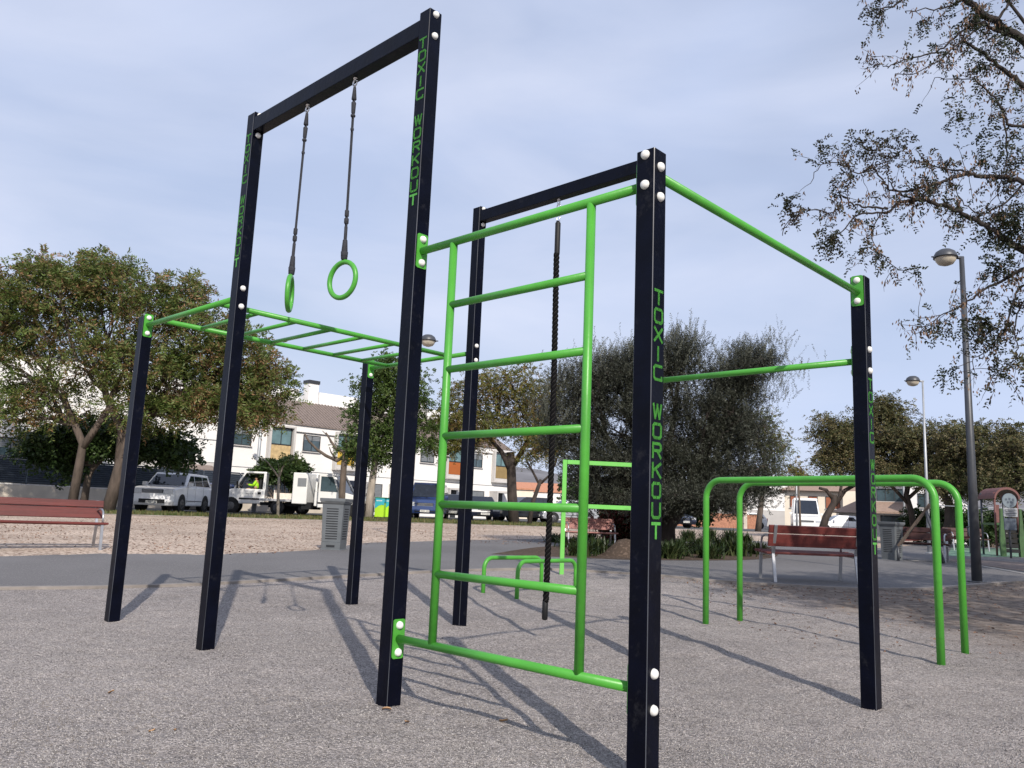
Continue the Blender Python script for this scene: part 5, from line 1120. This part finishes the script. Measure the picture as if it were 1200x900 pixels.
SAL = dict(W=1.72, H=1.40, belt=.93, low=[(-2.15, .42), (-2.2, .75), (-2.1, .93), (-1.5, .97), (.95, .93), (1.75, .80), (2.08, .66), (2.15, .45), (2.05, .24), (-2.05, .26)], cab=(-1.65, -1.0, .25, .98), taper=.80,
           wins=[(-1.1, -.45, -.85, -.45), (-.38, .70, -.38, .22)], wheels=(1.32, -1.28), r=.30, mirx=.65, xf=2.10, xr=-2.19, light=(.62, .62, .38, .13), tail=(.76, .68, .25, .14), grille=(.60, .5, .09), intake=(.36, .9, .12), plate_z=.40, doors=(.75, -.42))
HAT = dict(W=1.70, H=1.48, belt=.95, low=[(-1.85, .40), (-1.9, .75), (-1.85, .95), (.95, .95), (1.6, .82), (1.86, .66), (1.92, .42), (1.85, .24), (-1.8, .26)], cab=(-1.84, -1.45, .15, .95), taper=.82,
           wins=[(-1.55, -1.0, -1.35, -1.0), (-.93, -.15, -.93, -.15), (-.08, .68, -.08, .10)], wheels=(1.18, -1.18), r=.30, mirx=.62, xf=1.88, xr=-1.9, light=(.68, .62, .32, .18), tail=(.85, .72, .14, .3), grille=(.66, .5, .08), intake=(.36, .9, .12), plate_z=.42, doors=(.7, -.12, -.98))
VAN = dict(W=1.92, H=2.0, belt=1.15, low=[(-2.4, .4), (-2.42, 1.15), (1.55, 1.15), (2.15, 1.02), (2.36, .85), (2.40, .45), (2.3, .28), (-2.3, .3)], cab=(-2.40, -2.32, .95, 1.58), taper=.88,
           wins=[(-2.1, -.8, -2.1, -.8), (-.7, .4, -.7, .4), (.5, 1.38, .5, .92)], wheels=(1.55, -1.45), r=.33, mirx=1.35, xf=2.36, xr=-2.42, light=(.78, .74, .34, .22), tail=(1.0, .86, .14, .4), grille=(.76, .9, .2), intake=(.45, 1.1, .14), plate_z=.42, doors=(1.4, .45))
VANL = dict(VAN, H=2.5, belt=1.25, low=[(-2.7, .4), (-2.72, 1.25), (1.6, 1.25), (2.25, 1.1), (2.46, .9), (2.5, .45), (2.4, .3), (-2.6, .3)], cab=(-2.70, -2.64, .75, 1.62), xf=2.46, xr=-2.72, wins=[(.55, 1.38, .55, .85)])
def veh_at(px, Y, dx=0, dy=0): p = AT(px, Y); return Vector((p.x + dx, p.y + dy, g(p.y + dy)))
vehicle('suv', 'large white four-wheel-drive parked nose towards the park under the locust tree', 'car', veh_at(176, 36.6, 0, 2.4), R(-90), P_white, SUV)
vehicle('small_car', 'dark blue car partly showing behind the white four-wheel-drive', 'car', veh_at(244, 45.5), R(-96), P_blue, HAT)
vehicle('minivan', 'dark van with pale grey lower panels parked behind the slatted litter bin', 'van', veh_at(412, 45.2), R(-90), P_black, VAN, sc=.95)
vehicle('van', 'blue van parked facing the park between the front tall post and the ladder', 'van', veh_at(502, 47.5), R(-90), P_blue, VAN)
vehicle('small_car', 'dark grey small car between the blue van and the dark blue saloon', 'car', veh_at(534, 50), R(-92), P_black, HAT)
vehicle('saloon_car', 'dark blue saloon parked nose towards the park left of the autumn tree trunk', 'car', veh_at(562, 49), R(-80), P_navy, SAL)
vehicle('saloon_car', 'black car behind the autumn tree and the slender tree trunks', 'car', veh_at(612, 53), R(-150), P_black, HAT, sc=1.05)
vehicle('hatchback', 'silver hatchback beyond the pinkish bench, seen behind the rope and ladder', 'car', veh_at(664, 53), R(196), P_silver, HAT)
vehicle('saloon_car', 'dark blue car parked across the street just right of the lettered near post', 'car', veh_at(780, 56), R(-62), P_navy, SAL)
vehicle('small_car', 'small white car seen side-on between the tall parallel-bar legs', 'car', veh_at(873, 88), R(182), P_white, HAT, sc=1.12)
vehicle('van', 'large white van behind the backrest of the dark red bench', 'van', veh_at(944, 62), R(-107), P_twhite, VANL)
vehicle('saloon_car', 'white car beside the large white van, mostly behind the dark red bench', 'car', veh_at(984, 66), R(175), P_white, SAL)

def person_driver(loc, rz):
    t = thing('person', 'person in a lime hi-vis jacket sitting at the wheel of the white tipper truck', 'person', loc, rz)
    def skin(name, V, Ed, Rr, m_, parent):
        me = bpy.data.meshes.new(name); me.from_pydata(V, Ed, []); me.materials.append(m_); o = bpy.data.objects.new(name, me); col.objects.link(o); o.parent = parent
        sm = o.modifiers.new('skin', 'SKIN'); sm.use_smooth_shade = True
        for i, r in enumerate(Rr): me.skin_vertices[0].data[i].radius = (r, r)
        me.skin_vertices[0].data[0].use_root = True
        s_ = o.modifiers.new('sub', 'SUBSURF'); s_.levels = s_.render_levels = 1; return o
    V = [(0, 0, .08), (.02, 0, .3), (.03, 0, .5), (.04, 0, .58), (.06, 0, .68), (.07, 0, .80), (.03, .19, .5), (.03, -.19, .5), (.18, .24, .28), (.18, -.24, .28), (.42, .17, .33), (.42, -.17, .33), (.50, .15, .36), (.50, -.15, .36), (.1, .1, .06), (.1, -.1, .06), (.48, .12, .10), (.48, -.12, .10), (.52, .12, -.32), (.52, -.12, -.32), (.64, .12, -.36), (.64, -.12, -.36)]
    Ed = [(0, 1), (1, 2), (2, 3), (3, 4), (4, 5), (2, 6), (2, 7), (6, 8), (7, 9), (8, 10), (9, 11), (10, 12), (11, 13), (0, 14), (0, 15), (14, 16), (15, 17), (16, 18), (17, 19), (18, 20), (19, 21)]
    Rr = [.15, .15, .13, .055, .085, .075, .06, .06, .045, .045, .032, .032, .04, .04, .09, .09, .065, .065, .045, .045, .04, .04]
    skin('body', V, Ed, Rr, skinm, t)
    J = [0, 1, 2, 6, 7, 8, 9, 10, 11]; mp_ = {j: i for i, j in enumerate(J)}
    skin('hi_vis_jacket', [V[j] for j in J], [(mp_[a], mp_[b]) for a, b in Ed if a in mp_ and b in mp_], [Rr[j] + .022 for j in J], hiviz, t)
    mb = MB(); mb.lathe((.055, 0, .76), [(.092, -.06), (.098, 0), (.085, .06), (.05, .10), (0, .115)], 14); mb.build('hair', hairm, t)
    return t
def truck(label, loc, rz, door_open, box, group='white light trucks'):
    t = thing('light_truck', label, 'truck', loc, rz, group); hw = .95
    # cab shell with open side windows: lower body + pillars + roof
    mb = MB(); mb.prism([(.35, .5), (.35, 1.22), (1.85, 1.22), (2.45, 1.08), (2.68, .9), (2.72, .5), (2.6, .42)], -hw, hw); mb.build('cab_body', P_twhite, t, bevel=.05, seg=3)
    mb = MB(); mb.prism([(2.30, .36), (2.30, .70), (2.76, .74), (2.78, .36)], -hw - .01, hw + .01); mb.build('bumper', blackp, t, bevel=.04, seg=2)
    mb = MB(); mb.box((.86, 0, 2.08), (1.05, 1.66, .09)); mb.box((.37, 0, 1.65), (.06, 1.70, .90))
    for s_ in (-1, 1):
        mb.beam((1.86, s_ * .88, 1.2), (1.36, s_ * .80, 2.08), .07, .09); mb.beam((.42, s_ * .89, 1.2), (.40, s_ * .82, 2.08), .08, .16)
    mb.build('cab_roof', P_twhite, t, bevel=.02, seg=2)
    mb = MB(); mb.add([(1.84, -.84, 1.22), (1.84, .84, 1.22), (1.37, .77, 2.03), (1.37, -.77, 2.03), (1.82, -.84, 1.20), (1.82, .84, 1.20), (1.34, .77, 2.01), (1.34, -.77, 2.01)], [(0, 1, 2, 3), (7, 6, 5, 4), (0, 4, 5, 1), (1, 5, 6, 2), (2, 6, 7, 3), (3, 7, 4, 0)]); mb.build('windscreen', carglass, t)
    mb = MB(); mb.box((.62, 0, 1.42), (.16, 1.5, .62)); mb.box((.85, 0, 1.10), (.55, 1.5, .26)); mb.build('seats', blackp, t, bevel=.03)
    for s_ in (-1, 1):
        wheel(t, 1.98, s_ * (hw + .012), .34); wheel(t, -1.55, s_ * (hw - .02), .34)
        mb = MB(); mb.tube([(1.98, s_ * (hw - .25), .36), (1.98, s_ * (hw + .006), .36)], .42, 20); mb.build('wheel_arch', blackp, t)
        mb = MB(); mb.box((1.72, s_ * (hw + .14), 1.42), (.08, .18, .34)); mb.build('mirror', blackp, t, bevel=.02)
        mb = MB(); mb.box((2.52, s_ * .74, .93), (.3, .3, .20)); mb.build('headlight', lightm, t, bevel=.03, seg=2)
        mb = MB(); mb.box((1.05, s_ * (hw + .012), .72), (1.1, .02, .08)); mb.build('side_moulding', blackp, t)
        mb = MB(); mb.box((.62, s_ * (hw + .012), 1.02), (.16, .03, .12)); mb.build('door_handle', blackp, t)
    mb = MB(); mb.box((-1.15, 0, .52), (3.0, .8, .16)); mb.box((-.1, 0, .5), (.5, 1.5, .35)); mb.build('chassis', blackp, t)
    if box:
        mb = MB(); mb.box((-.45, 0, 1.35), (.75, 1.8, 1.55)); o = mb.build('box_body', P_twhite, t, bevel=.03); mb = MB(); mb.box((-.35, -.905, 1.65), (.45, .012, .42)); mb.box((-.35, .905, 1.65), (.45, .012, .42)); mb.build('vent_panel', shutter, o)
        mb = MB(); mb.box((-1.7, 0, .72), (1.6, 1.8, .12)); mb.build('load_bed', P_cyan, t, bevel=.01)
    else:
        o = thing_bed = MB(); o.box((-1.35, 0, .70), (2.5, 1.84, .08)); 
        for s_ in (-1, 1): o.box((-1.35, s_ * .93, .88), (2.5, .04, .40))
        o.box((-2.58, 0, .88), (.04, 1.8, .40)); o.box((-.12, 0, .95), (.04, 1.8, .54)); o.build('tipper_bed', mat('cream_bed_paint', (.68, .60, .52), .5), t)
    # faint lettering on the door
    def marks(parent, y, x0):
        mb = MB()
        for i, w_ in enumerate((.05, .02, .05, .04, .05, .05)): mb.box((x0 + i * .062, y, .98), (w_ * .8, .004, .055))
        mb.build('door_marking', shutter, parent)
    if door_open:
        d_ = MB(); hx, hy = 1.62, hw + .03; a = R(48); M = Matrix.Rotation(a, 3, 'Z')
        def dp(u, z, o=0): q = M @ Vector((-u, o, 0)); return Vector((hx + q.x, -(hy) + q.y, z))
        for (u0, u1, z0, z1) in ((0, 1.15, .45, 1.22), (1.07, 1.15, 1.22, 1.95), (.35, 1.15, 1.95, 2.03)):
            vs = [dp(u0, z0, .03), dp(u1, z0, .03), dp(u1, z1, .03), dp(u0, z1, .03), dp(u0, z0, -.03), dp(u1, z0, -.03), dp(u1, z1, -.03), dp(u0, z1, -.03)]
            d_.add(vs, [(0, 1, 2, 3), (7, 6, 5, 4), (0, 4, 5, 1), (1, 5, 6, 2), (2, 6, 7, 3), (3, 7, 4, 0)])
        d_.beam(dp(.03, 1.2), dp(.38, 1.99), .06, .08); o = d_.build('open_door', P_twhite, t)
        e = MB(); e.add([dp(.1, 1.24), dp(1.07, 1.24), dp(1.07, 1.95), dp(.4, 1.95)], [(0, 1, 2, 3)]); e.build('door_window', glass, o)
        e = MB(); vs = [dp(0, .62, .04), dp(1.15, .62, .04), dp(1.15, .70, .04), dp(0, .70, .04), dp(0, .62, -.04), dp(1.15, .62, -.04), dp(1.15, .70, -.04), dp(0, .70, -.04)]; e.add(vs, [(0, 1, 2, 3), (7, 6, 5, 4), (0, 4, 5, 1), (1, 5, 6, 2), (2, 6, 7, 3), (3, 7, 4, 0)]); e.build('side_moulding', blackp, o)
    for s_ in (-1, 1): marks(t, s_ * (hw + .004), .95)
    return t
pt_ = veh_at(318, 43.5); rzt = R(192)
truck('white tipper truck facing left with a driver in lime, parked behind the slim young tree', pt_, rzt, False, False)
person_driver(pt_ + Matrix.Rotation(rzt, 3, 'Z') @ Vector((.82, .42, 1.12)), rzt)
truck('white box-bodied truck with its cab door standing open left of the litter bin', veh_at(366, 42.2), R(-6), True, True)
# recycling bins
cy = mat('cyan_plastic', (.03, .36, .45), .5, var=.05); lime = mat('lime_plastic', (.38, .66, .02), .5, var=.05); lidm = mat('green_lid_plastic', (.03, .22, .10), .5)
for i, (px, Y) in enumerate(((445.5, 43.5), (456.5, 44.2))):
    t = thing('recycling_container', ('cyan and lime recycling container next to the pale trunk of the dense green tree', 'cyan and lime recycling container just left of the front tall post')[i], 'recycling bin', AT(px, Y), 0, 'recycling containers')
    mb = MB(); mb.prism([(-.24, .06), (-.24, .86), (.24, .86), (.24, .06)], -.5, .5); mb.build('body', lime, t, bevel=.02)
    # wavy upper panel
    mb = MB(); pts = [(-.235, .95), (.235, .95), (.235, .74), (.1, .76), (-.05, .70), (-.15, .60), (-.235, .56)]; mb.prism(pts[::-1], -.515, -.502); mb.build('upper_panel', cy, t)
    mb = MB(); mb.prism([(-.25, .87), (-.25, 1.08), (-.22, 1.12), (.22, 1.12), (.25, 1.08), (.25, .87)], -.5, .5); mb.build('hood', cy, t, bevel=.02)
    mb = MB(); mb.box((0, 0, 1.145), (.54, 1.04, .05)); mb.build('lid', lidm, t, bevel=.01)
    mb = MB(); [mb.box((-.15 + k_ * .05, -.519, .98), (.035, .004, .05)) for k_ in range(6)]; mb.build('label_marking', capm, t)
    for s_ in (-1, 1): mb = MB(); mb.tube([(s_ * .2, -.3, .06), (s_ * .2 + .03, -.3, .06)], .06, 10); mb.build('castor', rubber, t)
    t.scale = (1, 1, .92)

# ------------------------------------------------------------------ playground tower
Y = 26; p = AT(1173, Y); t = thing('playground_tower', 'playground tower with green sides, dark climbing steps and a red arched roof', 'play tower', p, R(-6))
gp = mat('play_green_panel', (.04, .10, .03), .5, var=.2); rp_ = mat('play_red_panel', (.15, .06, .055), .6, var=.2)
for s_ in (-1, 1):
    mb = MB(); mb.prism([(s_ * .42 - .07, -.05), (s_ * .42 - .10, .5), (s_ * .42 - .05, 1.0), (s_ * .42 - .03, 1.45), (s_ * .42 + .06, 1.45), (s_ * .42 + .10, .9), (s_ * .42 + .13, .4), (s_ * .42 + .15, -.05)], -.95, -.85); mb.build('side_panel', gp, t)
    for yy in (-.6, .5): mb = MB(); mb.tube([(s_ * .5, yy, -.1), (s_ * .5, yy, 1.95)], .045, 10); mb.build('tower_post', rp_ if yy < 0 else lampm, t)
for k_ in range(6): mb = MB(); mb.box((0, -.87 + k_ * .03, .18 + k_ * .15), (.70, .10, .11)); mb.build('climbing_step', blackp, t)
mb = MB(); mb.box((0, 0, .98), (1.05, 1.1, .06)); mb.build('platform', gp, t)
mb = MB(); pr = []
for k_ in range(13): a = math.pi * k_ / 12; pr.append((-.0 + .58 * math.cos(a), 1.75 + .36 * math.sin(a)))
for k_ in range(12, -1, -1): a = math.pi * k_ / 12; pr.append((.50 * math.cos(a), 1.75 + .29 * math.sin(a)))
for k_ in range(12):
    a_, b_, c_, d_ = pr[k_], pr[k_ + 1], pr[24 - k_], pr[25 - k_]; mb.prism([a_, b_, c_, d_], -.75, .65)
mb.build('arched_roof', rp_, t)
mb = MB(); mb.box((-.12, -.1, 1.3), (.16, .06, .55)); mb.build('inner_panel', rp_, t)
t.scale = (.66, .8, 1)
p = AT(1186, 24); t = thing('play_sign', 'round-topped grey information sign in front of the playground tower', 'sign', p)
mb = MB(); mb.tube([(.0, .04, -.1), (0, .04, 1.5)], .03, 8); mb.build('sign_post', lampm, t)
mb = MB(); mb.box((.0, 0, .98), (.36, .03, .34)); mb.build('lower_board', bluegrey, t, bevel=.01); mb = MB(); mb.box((.02, -.006, 1.32), (.42, .03, .26)); o = mb.build('text_board', lampl, t, bevel=.01)
mb = MB(); [mb.box((.02, -.024, 1.39 - k_ * .05), (.34 - .05 * (k_ % 2), .004, .016)) for k_ in range(4)]; mb.build('text_lines', lampm, o)
mb = MB(); mb.tube([(.0, -.0, 1.66), (.0, -.03, 1.66)], .21, 24); o = mb.build('round_board', mat('sign_pale_blue', (.16, .20, .23), .5), t)
mb = MB(); [mb.tube([(.0 + x_, -.031, 1.66 + z_), (.0 + x_, -.035, 1.66 + z_)], .035, 10) for x_, z_ in ((-.10, .03), (0, .05), (.10, .03), (-.05, -.05), (.05, -.05))]; mb.build('board_dots', bluegrey, o)
# low rail fence round the playground
pa = AT(1098, 27); pb = AT(1215, 27); t = thing('rail_fence', 'thin grey rail fence running behind the tall lamp post towards the play tower', 'fence', pa)
for k_ in range(4): q = (pb - pa) * (k_ / 3); mb = MB(); mb.tube([q + Vector((0, 0, -.1)), q + Vector((0, 0, 1.55))], .02, 8); mb.build('fence_post', lampl, t)
mb = MB(); mb.tube([Vector((0, 0, 1.5)), pb - pa + Vector((0, 0, 1.5))], .015, 8); mb.build('top_rail', lampl, t)
# rocking seat / springer in the shade
p = AT(1100, 21.5); t = thing('seesaw', 'dark low play seesaw in the shade beside the tall lamp post', 'play equipment', p, R(-20))
mb = MB(); mb.beam((-1.1, 0, .42), (1.0, 0, .62), .12, .05); mb.build('plank', benchm, t); mb = MB(); mb.tube([(0, 0, -.1), (0, 0, .48)], .07, 10); mb.build('pivot', lampm, t)
for s_, z_ in ((-1, .43), (1, .60)): mb = MB(); mb.tube([(s_ * .7, -.14, z_ + .25), (s_ * .7, .14, z_ + .25)], .018, 8); mb.tube([(s_ * .7, 0, z_), (s_ * .7, 0, z_ + .25)], .018, 8); mb.build('handle', lampm, t)
# slanted gym device
p = AT(1078, 19.3); t = thing('sit_up_board', 'slanted timber exercise board leaning beside the dark bench in the shade', 'exercise board', p, R(-30))
mb = MB(); mb.beam((-.45, 0, .35), (.25, 0, 1.35), .07, .05); mb.beam((-.45, .4, .35), (.25, .4, 1.35), .07, .05); mb.build('side_rail', barkm, t); mb = MB(); mb.tube([(-.45, 0, .35), (-.45, 0, -.05)], .03, 8); mb.tube([(-.45, .4, .35), (-.45, .4, -.05)], .03, 8); mb.tube([(.15, 0, 1.2), (.5, 0, -.05)], .03, 8); mb.tube([(.15, .4, 1.2), (.5, .4, -.05)], .03, 8); mb.build('legs', lampm, t)

# ------------------------------------------------------------------ daylight
w = bpy.data.worlds.new('World'); scn.world = w; w.use_nodes = True; nt = w.node_tree; nt.nodes.clear(); N = nt.nodes.new; K = nt.links.new
SUN_AZ_X, SUN_AZ_Y, ELEV = .27, -.96, R(35)
sky = N('ShaderNodeTexSky'); sky.sky_type = 'NISHITA'; sky.sun_disc = False; sky.sun_elevation = ELEV; sky.sun_rotation = math.atan2(SUN_AZ_X, SUN_AZ_Y)
sky.air_density = 1.0; sky.dust_density = 2.0; sky.ozone_density = 1.5
tc = N('ShaderNodeTexCoord'); mp = N('ShaderNodeMapping'); mp.inputs['Scale'].default_value = (1.0, 1.0, 3.2); mp.inputs['Rotation'].default_value = (R(8), R(-14), R(20)); K(tc.outputs['Generated'], mp.inputs[0])
nz = N('ShaderNodeTexNoise'); nz.inputs['Scale'].default_value = 1.2; nz.inputs['Detail'].default_value = 3; nz.inputs['Roughness'].default_value = .5; nz.inputs['Distortion'].default_value = .4; K(mp.outputs[0], nz.inputs['Vector'])
mr = N('ShaderNodeMapRange'); mr.inputs['From Min'].default_value = .30; mr.inputs['From Max'].default_value = .72; mr.inputs['To Min'].default_value = .50; mr.inputs['To Max'].default_value = .88; K(nz.outputs['Fac'], mr.inputs['Value'])
mx = N('ShaderNodeMix'); mx.data_type = 'RGBA'; K(mr.outputs[0], mx.inputs[0]); K(sky.outputs[0], mx.inputs[6]); mx.inputs[7].default_value = (6.7, 7.7, 10.4, 1)
# pale cloud veil, thicker and whiter in a broad band above the horizon
sx = N('ShaderNodeSeparateXYZ'); K(tc.outputs['Generated'], sx.inputs[0])
m3 = N('ShaderNodeMapping'); m3.inputs['Scale'].default_value = (1.3, 1.0, 4.0); m3.inputs['Rotation'].default_value = (R(10), R(12), R(-15)); K(tc.outputs['Generated'], m3.inputs[0])
n3 = N('ShaderNodeTexNoise'); n3.inputs['Scale'].default_value = 1.5; n3.inputs['Detail'].default_value = 7; n3.inputs['Roughness'].default_value = .52; n3.inputs['Distortion'].default_value = .5; K(m3.outputs[0], n3.inputs['Vector'])
cr_ = N('ShaderNodeValToRGB'); cr_.color_ramp.interpolation = 'B_SPLINE'; e = cr_.color_ramp.elements; e[0].position = 0; e[0].color = (.35, .35, .35, 1); e[1].position = .85; e[1].color = (.15, .15, .15, 1)
for p_, v_ in ((.12, .45), (.33, 1.0), (.55, .5)): q_ = e.new(p_); q_.color = (v_, v_, v_, 1)
K(sx.outputs[2], cr_.inputs[0])
r3 = N('ShaderNodeMapRange'); r3.inputs['From Min'].default_value = .36; r3.inputs['From Max'].default_value = .68; r3.inputs['To Min'].default_value = 0; r3.inputs['To Max'].default_value = .70; K(n3.outputs['Fac'], r3.inputs['Value'])
mu = N('ShaderNodeMath'); mu.operation = 'MULTIPLY'; K(r3.outputs[0], mu.inputs[0]); K(cr_.outputs[0], mu.inputs[1])
m4 = N('ShaderNodeMix'); m4.data_type = 'RGBA'; K(mu.outputs[0], m4.inputs[0]); K(mx.outputs[2], m4.inputs[6]); m4.inputs[7].default_value = (8.4, 8.8, 10.4, 1)
mx = m4
bg = N('ShaderNodeBackground'); bg.inputs['Strength'].default_value = .1; K(mx.outputs[2], bg.inputs[0]); ow = N('ShaderNodeOutputWorld'); K(bg.outputs[0], ow.inputs[0])
sd = bpy.data.lights.new('sun', 'SUN'); sd.energy = 4.5; sd.angle = R(.6); sd.color = (1, .92, .82); so = bpy.data.objects.new('sun', sd); col.objects.link(so)
dirv = Vector((SUN_AZ_X, SUN_AZ_Y, 0)).normalized() * math.cos(ELEV) + Vector((0, 0, math.sin(ELEV)))
so.rotation_euler = dirv.to_track_quat('Z', 'Y').to_euler()
scn.view_settings.view_transform = 'Standard'; scn.view_settings.look = 'None'; scn.view_settings.exposure = 0; scn.view_settings.gamma = 1
